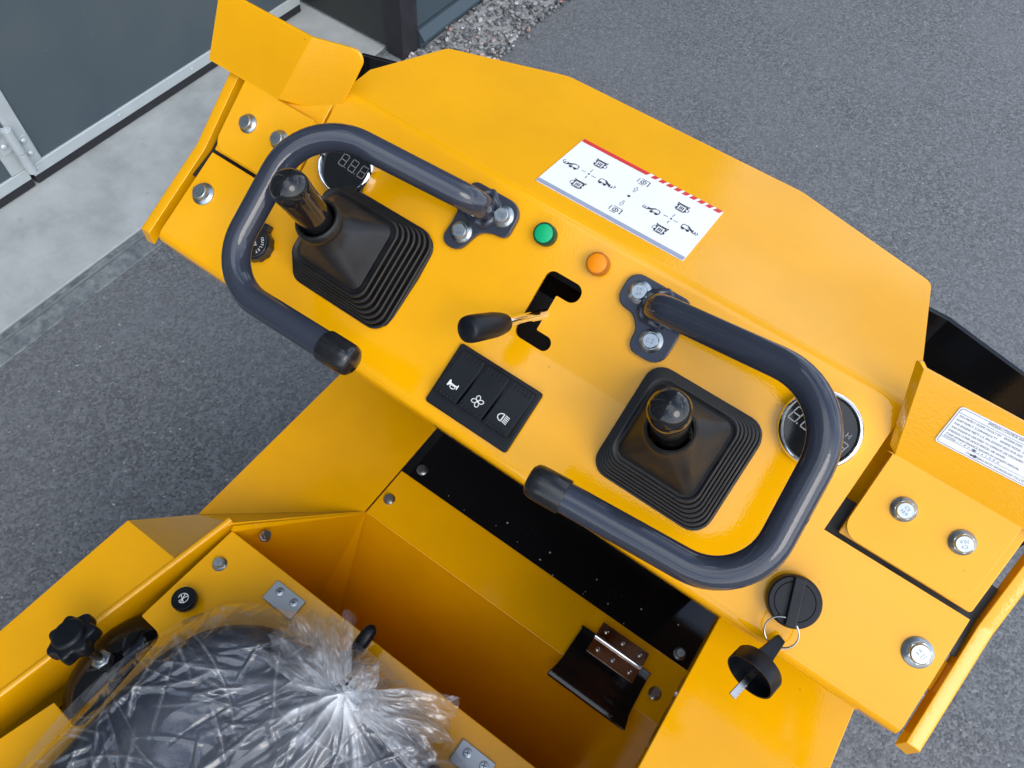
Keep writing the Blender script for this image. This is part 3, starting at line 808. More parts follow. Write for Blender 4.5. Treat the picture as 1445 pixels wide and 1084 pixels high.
# ---- instruction decal on the hood
q = [HOOD.uv(*p) for p in ((757, 257), (963, 368), (1022, 300), (822, 196))]
du0, du1 = (q[0][0] + q[3][0]) / 2, (q[1][0] + q[2][0]) / 2; dv0, dv1 = (q[0][1] + q[1][1]) / 2, (q[2][1] + q[3][1]) / 2
m = MB(); m.prism(HOOD, rrect(du0, du1, dv0, dv1, .0015), .0003, .0008)
dec = m.build('instruction_decal', STICK, LD, smooth=False); tag(dec, 'white control instruction decal with red striped edge')
DU, DV = du1 - du0, dv1 - dv0
D = Frame(HOOD(du0, dv0, 0), HOOD.x, HOOD.y, HOOD.z); W_ = .0011
m = MB(); m.add([D(x, y, W_) for x, y in ((.0004, .0004), (DU - .0004, .0004), (DU - .0004, .0055), (.0004, .0055))], [(0, 1, 2, 3)]); m.build('grey_band', STICKG, dec, smooth=False)
m = MB(); y0, y1 = DV - .0056, DV - .0004
m.add([D(x, y, W_) for x, y in ((.0004, y0), (DU * .475, y0), (DU * .49, y1), (.0004, y1))], [(0, 1, 2, 3)])
for k in range(9):
    xa = DU * (.505 + k * .0545); xb = xa + DU * (.034 if k < 8 else .055); xb = min(xb, DU * .995 - .002)
    m.add([D(x, y, W_) for x, y in ((xa, y0), (xb, y0), (xb + .0022, y1), (xa + .0022, y1))], [(0, 1, 2, 3)])
m.build('red_stripe', REDINK, dec, smooth=False)
def ic_top(m, cx_, cy_, s, mir=1):         # machine seen from above
    f = D.at(cx_, cy_); t = .00078
    m.stroke(f, [(-.0035 * s, -.0050 * s), (.0035 * s, -.0050 * s), (.0038 * s, .0034 * s), (-.0038 * s, .0034 * s)], t, W_, True)
    m.stroke(f, [(-.0052 * s, .0046 * s), (.0052 * s, .0046 * s)], t * 1.5, W_)
    m.stroke(f, [(-.0052 * s, .0056 * s), (-.0052 * s, .0040 * s)], t, W_ + .0001); m.stroke(f, [(.0052 * s, .0056 * s), (.0052 * s, .0040 * s)], t, W_ + .0001)
    for i in (-1, 0, 1): m.stroke(f, [(i * .0015 * s, -.0020 * s), (i * .0015 * s, .0012 * s)], t * 1.25, W_)
    m.stroke(f, [(-.0022 * s, -.0036 * s), (0, -.0042 * s), (.0022 * s, -.0036 * s)], t, W_ + .0001)
    for sx_ in (-1, 1):
        for yy in (-.0034, .0012): m.stroke(f, [(sx_ * .0045 * s, yy * s), (sx_ * .0045 * s, (yy + .0016) * s)], t * 1.6, W_)
    m.stroke(f, [(mir * .0064 * s, -.003 * s), (mir * .0068 * s, 0), (mir * .0060 * s, .002 * s)], t * .7, W_)
def ic_side(m, cx_, cy_, s, mir=1, up=1):  # machine from the side with its arm
    f = D.at(cx_, cy_); t = .00078
    X_ = lambda pts: [(x * s * mir, y * s) for x, y in pts]
    m.stroke(f, X_([(.0005, -.0018), (.0066, -.0018), (.0066, .0020), (.0054, .0036), (.0010, .0036), (-.0035, .0002)]), t, W_)
    for x in (-.0002, .0046):
        m.disc(f, x * s * mir, -.0026 * s, .0016 * s, W_ + .0001, 12); m.disc(f, x * s * mir, -.0026 * s, .0007 * s, W_ + .0002, 8)
    m.stroke(f, X_([(.0010, .0028), (-.0045, -.0004)]), t * 1.6, W_ + .0001); m.stroke(f, X_([(.0000, .0006), (-.0045, -.0016)]), t, W_ + .0001)
    m.stroke(f, X_([(-.0045, .0012), (-.0048, -.0022), (-.0075, -.0022), (-.0068, .0004)]), t, W_ + .0002)
    m.stroke(f, X_([(-.0082, .0030 * up), (-.0098, .0010 * up), (-.0086, -.0012 * up)]), t * .8, W_)
def ic_brake(m, cx_, cy_, s):
    f = D.at(cx_, cy_); t = .0007
    m.disc(f, 0, 0, .0028 * s, W_, 18, .0020 * s); m.stroke(f, [(-.0003, .0010 * s), (.0003, -.0010 * s)], t * 1.2, W_ + .0001)
    for sx_ in (-1, 1): m.stroke(f, [(sx_ * (.0046 + .0006 * math.cos(a)) * s, .0032 * math.sin(a) * s) for a in (-1.1, -.6, 0, .6, 1.1)], t, W_)
    m.stroke(f, [(-.0034 * s, .0042 * s), (.0040 * s, .0042 * s), (.0054 * s, .0036 * s), (.0054 * s, -.0030 * s)], t * .8, W_)
    m.stroke(f, [(-.0034 * s, -.0042 * s), (.0016 * s, -.0042 * s)], t * .8, W_)
def arrow(m, x0, y0, x1, y1):
    a, b = V((x0, y0)), V((x1, y1)); d = (b - a).normalized(); nn = V((-d.y, d.x)); L = (b - a).length
    P = [a + nn * .0007, a + d * L * .5 + nn * .0007, a + d * L * .5 + nn * .0018, b, a + d * L * .5 - nn * .0018, a + d * L * .5 - nn * .0007, a - nn * .0007]
    m.stroke(D, [(p.x, p.y) for p in P], .00035, W_, True)
def px2d(x, y):
    a = HOOD.uv(x, y); return a[0] - du0, a[1] - dv0
def zz(x, y): return px2d(740 + x * 300 / 1445, 180 + y * 300 / 1445)
m = MB()
for (x, y, k) in ((513, 255, 1), (362, 392, -1), (1068, 553, 1), (921, 700, -1)): ic_top(m, *zz(x, y), 1.08, k)
for (x, y, mi) in ((322, 262, 1), (550, 385, -1), (870, 568, 1), (1112, 697, -1)): ic_side(m, *zz(x, y), 1.02, mi, 1 if y < 420 else -1)
for (x, y) in ((808, 380), (616, 565)): ic_brake(m, *zz(x, y), 1.05)
for (x, y, r) in ((437, 322, .0011), (995, 626, .0011), (708, 472, .0015)): a = zz(x, y); m.disc(D, a[0], a[1], r, W_, 14)
for p, q_ in (((740, 443), (770, 413)), ((676, 505), (646, 536))): arrow(m, *zz(*p), *zz(*q_))
for p, q_ in (((390, 297), (415, 309)), ((455, 334), (482, 347)), ((447, 309), (465, 293)), ((425, 335), (410, 350)), ((945, 600), (972, 613)), ((1013, 638), (1040, 651)), ((1005, 612), (1022, 598)), ((983, 640), (968, 655))):
    m.stroke(D, [zz(*p), zz(*q_)], .0006, W_)
m.build('printed_symbols', BLACKINK, dec, smooth=False)

# ---- emission label on the right bracket
def facept(px, py):
    T = rad(66); return on(px, py, UP(0, .079, .0045), V((0, -math.sin(T), math.cos(T))))
a, b_, c_ = facept(1318, 621), facept(1445, 686), facept(1354, 571)
T = rad(66); EX = V((1, .07, 0)).normalized(); EY = V((0, math.cos(T), math.sin(T))); EY = (EY - EX * EY.dot(EX)).normalized(); EZ = EX.cross(EY)
lw, lh = .088, .0335
LBL = Frame(a, EX, EY, EZ)
_n = V((0, -math.sin(T), math.cos(T))); _p = UP(0, .079, .0045) + _n * .0002
org = on(1318, 621, _p, _n); c3 = on(1354, 571, _p, _n); lh = max(.028, min(.040, (c3 - org).length))
LBL = Frame(org, (1, 0, 0), (0, math.cos(T), math.sin(T)), _n).rot(rad(2.6))
m = MB(); m.prism(LBL, rrect(0, lw, 0, lh, .0028), .0001, .0006); lab = m.build('emission_label', STICK, LD, smooth=False); tag(lab, 'white emission control label')
m = MB(); ww = .0009
rr = rrect(.0012, lw - .0012, .0012, lh - .0012, .002); m.stroke(LBL, rr, .0003, ww, True)
m.stroke(LBL, [(.0012, lh * .85), (lw - .0012, lh * .85)], .00025, ww); m.stroke(LBL, [(.0012, lh * .185), (lw - .0012, lh * .185)], .0002, ww)
lines = [('EMISSION CONTROL INFORMATION', .92, .021, .0026), ('EXH FAMILY: SCDPS.1741GLT EM    ENGINE DISPL: 174 CC', .785, .003, .0024), ('EVAP FAMILY: SCDPHNEQVCTT    ENGINE MODEL: DT174', .685, .003, .0024),
         ('THIS ENGINE MEETS U.S. EPA EXH/EVP REGS FOR 2025', .585, .003, .0024), ('THIS ENGINE IS CERTIFIED TO OPERATE ON UNLEADED GAS', .485, .003, .0024),
         ('EMISSION COMPLIANCE PERIOD: 500 HOURS', .39, .003, .0024), ('TUNE-UP/MAINTENANCE SHOWN IN OWNER\'S MANUAL', .295, .003, .0024),
         ('DOM:2025   J   F   M   A   M   J   J   A   S   O   N   D', .225, .003, .0022), ('CHONGQING DATO TECHNOLOGY CO.,LTD', .10, .022, .0024)]
for t, fy, x, s in lines: m.text(LBL.at(x, lh * fy), t, s, ww, align='LEFT', sx=.86)
m.disc(LBL, .0255, .0075, .0011, ww, 7); m.disc(LBL, .0285, .0035, .0013, ww, 7); m.disc(LBL, .0262, .0032, .0008, ww, 6)
m.build('label_lettering', BLUEINK, lab, smooth=False)

# ---- key switch, outlet socket
u, v = LO.uv(1121, 849, .012); f = LO.at(u, v).rot(0)
m = MB(); m.lathe(f, [(.0205, 0), (.0208, .004), (.0208, .0125), (.0203, .0142), (.0190, .0150), (.0158, .0150), (.0154, .0146), (.0150, .0150), (.0005, .0150)], 48)
ks = m.build('key_switch', BPLAST, LD, angle=30); tag(ks, 'round black key switch')
g1 = rad(33)
kf = f.rot(rad(18))
m = MB(); m.prism(kf, rrect(-.0045, .0045, -.0195, .0195, .0012), .0140, .0195); m.build('key_grip', BPLAST, ks, bevel=.0012, seg=2)
key_end = kf(0, -.0175, .0172)
u, v = LO.uv(358, 343, .010); f = LO.at(u, v)
m = MB(); n_ = 48; prof = []
vs = [(.0165 + .0007 * (1 if (i // 2) % 2 else 0)) for i in range(n_)]
m.prism(f, [(vs[i] * math.cos(2 * PI * i / n_), vs[i] * math.sin(2 * PI * i / n_)) for i in range(n_)], .0002, .0095)
m.lathe(f, [(.0150, .0094), (.0140, .0108), (.0005, .0110)], 32)
m.box(f.rot(rad(98)), .013, .0225, -.006, .006, .0004, .0090)
so = m.build('outlet_socket', CAPR, LD, bevel=.0005, angle=40); tag(so, 'black power outlet socket cap')
m = MB()
for i, ch in enumerate('OUTLET'):
    A = rad(52 - i * 17); ff = f.at(.0100 * math.cos(A), .0100 * math.sin(A)).rot(A - PI / 2); m.text(ff, ch, .0042, .0113)
m.text(f.rot(rad(-35)).at(.001, .0015), '12V', .0042, .0113); m.text(f.rot(rad(-35)).at(0, -.0045), 'MAX', .0034, .0113)
m.build('cap_lettering', WHITEINK, so, smooth=False)

# ================================================================== body below the panel
ZA, ZS, ZC = Z0 - .45, Z0 - .35, Z0 - .17
A0 = flat(515, 722, ZA)                    # rear left corner of the front ledge
YA = A0.y; XA = A0.x
yb_ = flat(570, 665, ZA).y                 # where the black plate starts
XRA = .385
def plate(name, pts, z, th, m_, parent, r=.0, bevel=.0012, holes=(), **k):
    mm = MB(); mm.prism(GROUND, rpoly(pts, r) if r else pts, z - th, z, holes); return mm.build(name, m_, parent, bevel=bevel, **k)
led = plate('front_ledge', [(XA + .0015, YA), (XRA, YA), (XRA, yb_ - .001), (XA + .0015, yb_ - .001)], ZA, .003, YELLOW, LD)
blk = plate('black_cover_plate', [(XA + .012, yb_ - .012), (XRA, yb_ - .012), (XRA, .16), (XA + .012, .16)], ZA - .0035, .003, BLACKP, LD); tag(blk, 'glossy black cover plate under the control panel')
# left body deck with the diagonal widening
L1, L2, L3, L4 = flat(475, 535, ZA), flat(279, 726, ZA), flat(180, 734, ZS - .010), flat(0, 890, ZS - .010)
C1 = flat(326, 738, ZS); C2 = flat(0, 986, ZS)
d_ = (C2 - C1).normalized(); C2b = C1 + d_ * .55
L4b = L3 + (L4 - L3).normalized() * .48
CR = flat(249, 791, ZS)
m = MB()
deck = [(L1.x, .20, ZA), (XA - .001, .20, ZA), (XA - .001, YA, ZA), tuple(C1), (L2.x, L2.y, ZA)]
m.add(deck, [(0, 1, 2), (0, 2, 4), (2, 3, 4)])
m.build('body_deck', YELLOW, LD, solid=.003, bevel=.0008, smooth=False)
m = MB(); m.add([tuple(L2), tuple(C1), tuple(CR), tuple(L3)], [(0, 1, 2, 3)])
m.add([tuple(L3), tuple(CR), tuple(C2b), tuple(L4b)], [(0, 1, 2, 3)])
m.build('fender', YELLOW, LD, weld=.0001, solid=.003, bevel=.0010, smooth=False)
# outer skirt of the fender and deck
out = [V((L1.x, .20, ZA)), V(L2), V(L3), V(L4b)]
m = MB(); m.grid([[p + V((.0035, .0, -.0045)) for p in out], [V((p.x + .004, p.y, .30)) for p in out]]); m.build('body_skirt', YELLOW, LD, solid=.003, smooth=False)
# upright lip along the seat plate
m = MB()
nrm = V((-d_.y, d_.x, 0)).normalized()
if nrm.x > 0: nrm = -nrm
rws = []
for p in (C1 - d_ * .002, C1 + d_ * .55):
    rws.append([p + nrm * a + V((0, 0, z)) for a, z in ((.0085, -.012), (.0085, -.001), (.0075, .0012), (.0055, .002), (.0030, .0020), (.0010, .0012), (0, -.001), (0, -.075))])
m.grid(rws, closed=True); m.add(rws[0], [tuple(range(8))]); m.add(rws[1], [tuple(range(8))]); m.build('fender_lip', YELLOW, LD, weld=.00001, angle=50)
# seat plate with the notch for the knob
dl = -nrm
def sp(px, py): p = flat(px, py, ZS - .004); return (p.x, p.y)
ye = C1.y - .006
e0 = C1 + dl * .0065; e1 = C1 + d_ * .60 + dl * .0065
n0, n1, n2, n3 = sp(199, 869), sp(222, 891), sp(196, 926), sp(89, 1003)
n4 = sp(76, 991)
XS = .262
def alongY(p, dx): return (p[0] + dx, p[1])
nn1 = (n0[0] + .036, n0[1] - .002); nn3 = (n4[0] + .044, n4[1] - .004)
spl = [(e0.x, ye), (XS, ye), (XS, -.80), (e1.x, e1.y), n4, nn3, nn1, n0]
m = MB(); m.prism(GROUND, rpoly(spl, [.002, .002, 0, 0, .002, .010, .012, .002]), ZS - .007, ZS - .004); seatp = m.build('seat_plate', YELLOW, LD, bevel=.0012)
m = MB(); m.box(GROUND, e0.x + .004, XS, ye - .004, ye - .001, .30, ZS - .008); m.build('seat_box_front', YELLOW, LD, smooth=False)
m = MB(); m.box(GROUND, -.20, .25, -.80, -.30, .30, ZS - .06); m.build('seat_box_core', HOLE, LD, smooth=False)
# foot trough between ledge and seat box
tA, tB = V((0, YA, ZA)), on(496, 791, (0, YA, ZA), tiltframe(YA, ZA, 68).z)
ZF = on(481, 849, (0, YA, ZA), tiltframe(YA, ZA, 68).z).z - .06; tB = V((0, YA - (ZA - ZF) / math.tan(rad(68)), ZF))
m = MB()
r1 = [V((x, YA + .0005, ZA - .003)) for x in (XA, XRA)]
r2 = [V((x, tB.y, ZF)) for x in (XA - .0, XRA)]
r3 = [V((x, ye + .002, ZF - .02)) for x in (XA - .05, XRA)]
m.grid([r1, r2, r3]); m.build('foot_trough', YELLOW, LD, solid=.003, smooth=False)
m = MB(); P = [V((XA, YA, ZA - .001)), r2[0], r3[0] + V((-.0, -.004, 0)), V((C1.x + .004, ye, ZS - .006)), V((C1.x + .003, C1.y, ZS - .002))]
m.add(P, [(0, 1, 2), (0, 2, 3), (0, 3, 4)]); m.build('trough_side', YELLOW, LD, solid=-.003, smooth=False)
# right cover, higher than the ledge
q0, q1, q2, q3 = flat(1011, 880, ZC), flat(903, 1076, ZC), flat(1200, 1005, ZC), flat(1177, 1078, ZC)
xr0, xr1 = (q0.x + q1.x) / 2, (q2.x + q3.x) / 2
cov = plate('side_cover', [(xr0, -.75), (xr1 + .002, -.75), (xr1, .14), (xr0, .14)], ZC, .003, YELLOW, LD, r=.003)
m = MB(); m.box(GROUND, xr1 - .010, xr1 - .005, -.75, .13, .30, ZC - .004); m.box(GROUND, XS + .004, XS + .007, -.75, ye - .01, .30, ZC - .004); m.box(GROUND, xr0 + .0005, xr0 + .0035, -.75, .13, ZC - .022, ZC - .0032); m.build('cover_wall', YELLOW, LD, smooth=False)
# crumbs of grit on the black plate
rg3 = random.Random(21); m = MB()
for (px, py) in ((633, 700), (700, 742), (716, 738), (776, 780), (762, 790), (780, 812), (842, 818), (826, 835), (823, 838), (858, 852), (957, 882), (690, 770), (905, 860), (880, 880), (730, 765), (655, 720)):
    q_ = flat(px, py, ZA - .003); r_ = rg3.uniform(.0005, .0013) * (1.6 if px == 957 else 1)
    m.add([q_ + V((v.x * r_ * rg3.uniform(.6, 1.5), v.y * r_ * rg3.uniform(.6, 1.5), v.z * r_ * .6 + r_ * .3)) for v in iv], ifc)
tag(m.build('grit', simple('pale_grit', (.5, .46, .42), rough=.8), blk, smooth=False), kind='stuff')
# small bolts on ledge and black plate
for px, py, par, z in ((549, 703, led, ZA), (925, 978, led, ZA), (596, 662, blk, ZA - .0035), (960, 922, blk, ZA - .0035)):
    p = flat(px, py, z + .004); bolt(Frame((p.x, p.y, z + .0002), (1, 0, 0), (0, 1, 0), (0, 0, 1)), par, rf=.0085, rh=.0055, hh=.0055, txt=('8.8',), rot=.3, tsize=.003)
# bolts on seat plate and trough side
p = flat(309, 795, ZS); bolt(Frame((p.x, p.y, ZS - .0038), (1, 0, 0), (0, 1, 0), (0, 0, 1)), seatp, rf=.0088, rh=.0060, hh=.0075, txt=('17',), rot=.5)
p = flat(374, 757, ZS - .028); bolt(axisframe(p, (.35, .30, .88)), LD, rf=.0075, rh=.0052, hh=.0085, rot=.2)

# ---- black flap with hinge on the ledge
fl = [flat(x, y, ZA + .012) for x, y in ((775, 950), (876, 1030), (918, 952), (822, 888))]
x0, x1 = (fl[0].x + fl[3].x) / 2, (fl[1].x + fl[2].x) / 2; y0, y1 = (fl[0].y + fl[1].y) / 2, (fl[2].y + fl[3].y) / 2 + .004
m = MB(); rws = []
for (v, w, ins_) in ((y1, .0045, .0), (y1, .0105, 0), (y1 - .004, .0125, .0015), (y1 - .050, .0125, .0), (y0 + .018, .0115, -.001), (y0 + .006, .0145, -.004), (y0, .0125, -.005), (y0, .0040, -.004)):
    rws.append([V((x0 + ins_ + (x1 - x0 - 2 * ins_) * t, v, ZA + w)) for t in (0, .03, .5, .97, 1)])
m.grid(rws); flap = m.build('flap', BLACKP, LD, solid=.003, bevel=.0012, angle=40); tag(flap, 'black hinged flap on the front ledge')
hc_ = flat(872, 920, ZA + .014); hw = .0345
HF = Frame((hc_.x, hc_.y, ZA + .0128), (1, 0, 0), (0, 1, 0), (0, 0, 1))
m = MB(); m.prism(HF, rrect(-hw, hw, -.0225, -.002, .0012), 0.0002, .0017); m.prism(HF, rrect(-hw, hw, .002, .0215, .0012), .0002, .0017)
hg = m.build('flap_hinge', BROWNST, flap, bevel=.0004)
m = MB(); m.tube([HF(-hw, 0, .0025), HF(hw, 0, .0025)], .0030, 16)
for u in (-hw * .3, hw * .05, hw * .18): m.tube([HF(u, 0, .0025), HF(u + .004, 0, .0025)], .0034, 16)
m.build('hinge_pin', CHROME, flap)
for u, v in ((-hw * .72, .0125), (0.0, .0125), (hw * .74, .0125), (-hw * .66, -.013), (0.0, -.013), (hw * .72, -.013)):
    m = MB(); ff = HF.at(u, v, .0017); m.lathe(ff, [(.0030, 0), (.0029, .0012), (.0020, .0020), (.0008, .0022)], 16); m.build('rivet', STEEL, flap)
# riser block that carries the hinge's fixed leaf
m = MB(); m.box(HF, -hw, hw, .0025, .0215, -.0125, 0); m.build('hinge_block', YELLOW, flap, smooth=False)

# ---- push button on the seat plate
SP = Frame((0, 0, ZS - .004), (1, 0, 0), (0, 1, 0), (0, 0, 1))
u, v = SP.uv(260, 847, .018); f = SP.at(u, v)
tilt_ = axisframe(f.o, (-.10, .05, 1)); 
m = MB(); m.lathe(tilt_, [(.0065, -.004), (.0065, .012)], 20); pb = m.build('push_button', STEEL, LD); tag(pb, 'round black push button with white symbol')
m = MB(); m.prism(tilt_, [(.0098 * math.cos(rad(60 * i)), .0098 * math.sin(rad(60 * i))) for i in range(6)], .0003, .0060); m.build('nut', ZINC, pb, bevel=.0005)
m = MB(); m.lathe(tilt_, [(.0135, .0105), (.0142, .0118), (.0142, .0180), (.0136, .0196), (.0122, .0200), (.0105, .0194), (.0100, .0194), (.0005, .0192)], 40); m.build('button_cap', BPLAST, pb, angle=40)
m = MB(); ff = tilt_.rot(rad(25)); W_ = .0198
m.stroke(ff, [(.0056 * math.cos(a), .0056 * math.sin(a)) for a in [rad(-120 + 300 * i / 20) for i in range(21)]], .0009, W_)
m.stroke(ff, [(-.0040, .0030), (.0026, -.0052)], .0009, W_ + .0001); m.stroke(ff, [(-.0008, -.0058), (.0004, .0056)], .0009, W_ + .0002); m.stroke(ff, [(-.0034, -.0040), (.0040, .0034)], .0008, W_ + .0003)
m.build('button_symbol', WHITEINK, pb, smooth=False)

# ---- tank below the notch with its screw knob
tp = flat(150, 936, ZS - .015)
m = MB(); tf = Frame((tp.x + .002, tp.y, 0), (1, 0, 0), (0, 1, 0), (0, 0, 1))
prof = [(.060, ZS - .16), (.062, ZS - .06), (.060, ZS - .045), (.052, ZS - .030), (.036, ZS - .021), (.016, ZS - .017), (.0005, ZS - .016)]
m.lathe(tf, prof, 40, sx=.72, sy=1.15); tk = m.build('tank', BLACKP, LD, angle=60); tag(tk, 'glossy black tank below the seat plate notch')
m = MB(); m.box(GROUND, tp.x - .075, tp.x + .08, tp.y - .14, tp.y + .11, ZS - .19, ZS - .17); m.build('tank_tray', HOLE, LD, smooth=False)
kn = flat(103, 900, ZS + .050)
ka = (kn - tp).normalized(); kfr = axisframe(tp, ka)
m = MB(); m.tube([tp - ka * .01, kn], .0052, 18); sk = m.build('screw_knob', STEEL, LD); tag(sk, 'black lobed screw knob on a threaded rod')
m = MB(); m.prism(kfr, [(.0112 * math.cos(rad(60 * i + 10)), .0112 * math.sin(rad(60 * i + 10))) for i in range(6)], .002, .0115); m.lathe(kfr, [(.0095, .0005), (.0095, .0025)], 24); m.lathe(kfr, [(.0098, .0112), (.0082, .0126), (.0070, .0128)], 24); m.build('lock_nut', ZINC, sk, bevel=.0007)
kl = (kn - tp).length
m = MB(); kfr2 = axisframe(kn, ka)
nl = 7 * 12; rws = []
for w, s_ in ((-.011, .90), (-.009, .985), (-.004, 1.0), (.003, .985), (.0055, .94), (.0065, .86)):
    rws.append([kfr2((.0245 + .0028 * math.cos(7 * t)) * s_ * math.cos(t), (.0245 + .0028 * math.cos(7 * t)) * s_ * math.sin(t), w) for t in [2 * PI * i / nl for i in range(nl)]])
m.grid(rws, closed=True); m.add(rws[0], [tuple(range(nl))]); m.add(rws[-1], [tuple(range(nl))])
m.lathe(kfr2, [(.0175, .0060), (.0172, .0105), (.0150, .0130), (.0130, .0134), (.0005, .0136)], 36)
m.lathe(kfr2, [(.011, -.020), (.012, -.010)], 24)
m.build('knob_grip', BPLAST, sk, weld=.000001, angle=40)

# ---- seat hinge plates with cross-head screws
for (px, py), rt in (((405, 848), 0.0), ((672, 1078), 0.0)):
    u, v = SP.uv(px, py, .004); f = SP.at(u, v)
    m = MB(); m.prism(f, rrect(-.026, .018, -.014, .012, .001), .0003, .0045); hp = m.build('seat_hinge', GALV, LD, bevel=.0006)
    for x in (-.014, .008):
        ff = f.at(x, .003, .0045); s = MB(); s.lathe(ff, [(.0052, 0), (.0050, .0008), (.0038, .0012), (.0005, .0013)], 20); sc_ = s.build('screw', ZINC, hp)
    s = MB()
    for x in (-.014, .008):
        ff = f.at(x, .003, .0045).rot(.4); s.stroke(ff, [(-.0026, 0), (.0026, 0)], .0008, .0017); s.stroke(ff, [(0, -.0026), (0, .0026)], .0008, .0018)
    s.build('screw_cross', HOLE, hp, smooth=False)

# ---- seat with lever
ST = Z0 - .245                               # top of the cushion
kp = flat(490, 985, ST + .02)                # where the bag is tied
sc0 = flat(335, 1150, ST)
SA, SB = .188, .20
cu_, cv_ = 0.0, -.283 - SB
def super_(t, a, b, e=.62):
    c, s_ = math.cos(t), math.sin(t); return a * math.copysign(abs(c) ** e, c), b * math.copysign(abs(s_) ** e, s_)
m = MB(); rws = []
for w, s_ in ((ZS - .0035, .90), (ZS + .01, .97), (ZS + .035, 1.0), (ST - .045, 1.0), (ST - .022, .975), (ST - .008, .92), (ST - .001, .84), (ST - .004, .70), (ST - .010, .5), (ST - .014, .25), (ST - .015, .02)):
    rws.append([V((cu_ + super_(t, SA * s_, SB * s_)[0], cv_ + super_(t, SA * s_, SB * s_)[1], w)) for t in [2 * PI * i / 72 for i in range(72)]])
m.grid(rws, closed=True); seat_ = m.build('seat', SEATV, LD, angle=60); tag(seat_, 'dark blue padded seat under clear plastic')
m = MB(); 
lv0, lv1 = flat(488, 938, ZS + .03), flat(527, 884, ZS + .045)
dd = (lv1 - lv0).normalized()
m.tube([lv0 - dd * .10, lv0 - dd * .002, lv0 + dd * .012, lv1 - dd * .012, lv1 - dd * .004, lv1, lv1 + dd * .0015], [.0075, .0075, .0080, .0082, .0070, .0040, .0005], 20)
m.build('seat_lever', BPLAST, LD)

# ---- bucket in front of the hood
ZB = Z0 - .20
tops = [flat(512, 74, ZB), flat(577, 86, ZB), flat(1311, 434, ZB), flat(1341, 447, ZB), flat(1445, 524, ZB)]
slope = (tops[4].y - tops[3].y) / (tops[4].x - tops[3].x)
xo = -tops[0].x
yo = tops[3].y + slope * (xo - tops[3].x)
yf = tops[3].y
outl = [V((tops[0].x, .36, 0)), V((tops[0].x, tops[0].y, 0)), V((-tops[3].x, yf, 0)), V((tops[3].x, yf, 0)), V((xo, yo, 0)), V((xo, .36, 0))]
m = MB(); m.grid([[V((p.x, p.y, ZB)) for p in outl], [V((p.x * .97, p.y - .03, ZB - .34)) for p in outl]]); bk = m.build('bucket_shell', BLACKP, LD, solid=.008, bevel=.0015, smooth=False, recalc=False)
if True:
    me = bk.data
    c = V((0, .2, 0))
    tot = sum((p.normal.xy.dot((WLOC[bk.name] + p.center).xy - c.xy)) * p.area for p in me.polygons)
    if tot < 0: me.flip_normals()
tag(bk, 'black steel guard in front of the hood')
m = MB(); m.add([V((p.x * .965, p.y - .034, ZB - .33)) for p in outl], [tuple(range(6))]); m.build('bucket_floor', simple('dark_green_steel', (.012, .030, .028), rough=.35, var=.3), bk, solid=.004, smooth=False)

# ---- chassis and wheels (under the body)
m = MB(); m.box(GROUND, -.30, .30, -.85, .34, .17, ZF - .035); m.build('chassis', BLACKP, LD, bevel=.006)
m = MB(); m.box(GROUND, -.07, .07, .30, .47, .30, ZB - .20); m.build('front_mount', BLACKP, LD, bevel=.004)
TYRE = simple('tyre_rubber', (.018, .018, .018), rough=.8, var=.3, vscale=50)
for sx_ in (-1, 1):
    for yy in (.12, -.62):
        f = Frame((sx_ * .24, yy, .22), (0, 1, 0), (0, 0, 1), (sx_, 0, 0))
        m = MB(); m.lathe(f, [(.12, 0), (.205, .0), (.218, .015), (.22, .05), (.218, .085), (.205, .10), (.12, .10)], 48); w_ = m.build('wheel', TYRE, LD, angle=40)
        m = MB(); m.lathe(f, [(.125, .02), (.128, .098), (.11, .100), (.10, .06), (.04, .055), (.035, .075), (.0005, .076)], 36); m.build('rim', YELLOW, w_, angle=40)

# ================================================================== LOOSE THINGS
# ---- key ring and spare key
rc = LO.px(1103, 892, .012); cup = LO.px(1062, 950, .022)
m = MB()
zax = (LO.z * .75 + LO.x * -.05 + LO.y * -.25).normalized(); rf_ = axisframe(rc, zax)
R0 = (key_end - rc).length
rad_ = .0128
for k, dz in enumerate((-.0006, .0006)):
    m.tube([rf_(rad_ * math.cos(t), rad_ * math.sin(t), dz + .0006 * math.sin(t * .5)) for t in [2 * PI * i / 48 for i in range(49)]], .00068, 8, cap=False)
kr = m.build('key_ring', STEEL, None, angle=80); tag(kr, 'thin steel split ring hanging from the round key switch', 'key ring')
tipp = LO.px(1031, 981, .040); top_ = LO.px(1098, 908, .008)
ka = (top_ - tipp).normalized()
kc = LO.px(1068, 944, .024)
kx = axisframe(kc, ka, LO.z)
key = None
m = MB(); m.lathe(kx, [(.0040, .005), (.0150, .005), (.0185, .0045), (.0195, .003), (.0197, -.0095), (.0184, -.0095), (.0180, .001), (.0030, .002)], 40)
key = m.build('key', BPLAST, None, angle=40, origin=tuple(kc)); tag(key, 'spare ignition key with round black cup head lying below the split ring', 'key')
m = MB(); kt_ = (top_ - kc).length
m.prism(Frame(kc, kx.z, kx.y, kx.x), rpoly([(.003, -.0105), (kt_ * .62, -.0075), (kt_ + .004, -.0060), (kt_ + .004, .0015), (kt_ * .6, .0035), (.003, .0060)], .001), -.0030, .0030); m.build('key_grip', BPLAST, key, bevel=.0008)
m = MB(); kl_ = (tipp - kc).length
m.box(Frame(kc, kx.x, kx.y, -kx.z), -.0010, .0010, -.0026, .0026, .0, kl_); 
for i in range(5): m.box(Frame(kc, kx.x, kx.y, -kx.z), -.0012, .0012, .0012, .0030, kl_ * .5 + i * .0034, kl_ * .5 + i * .0034 + .0016)
m.build('key_blade', STEEL, key, bevel=.0002, seg=1)

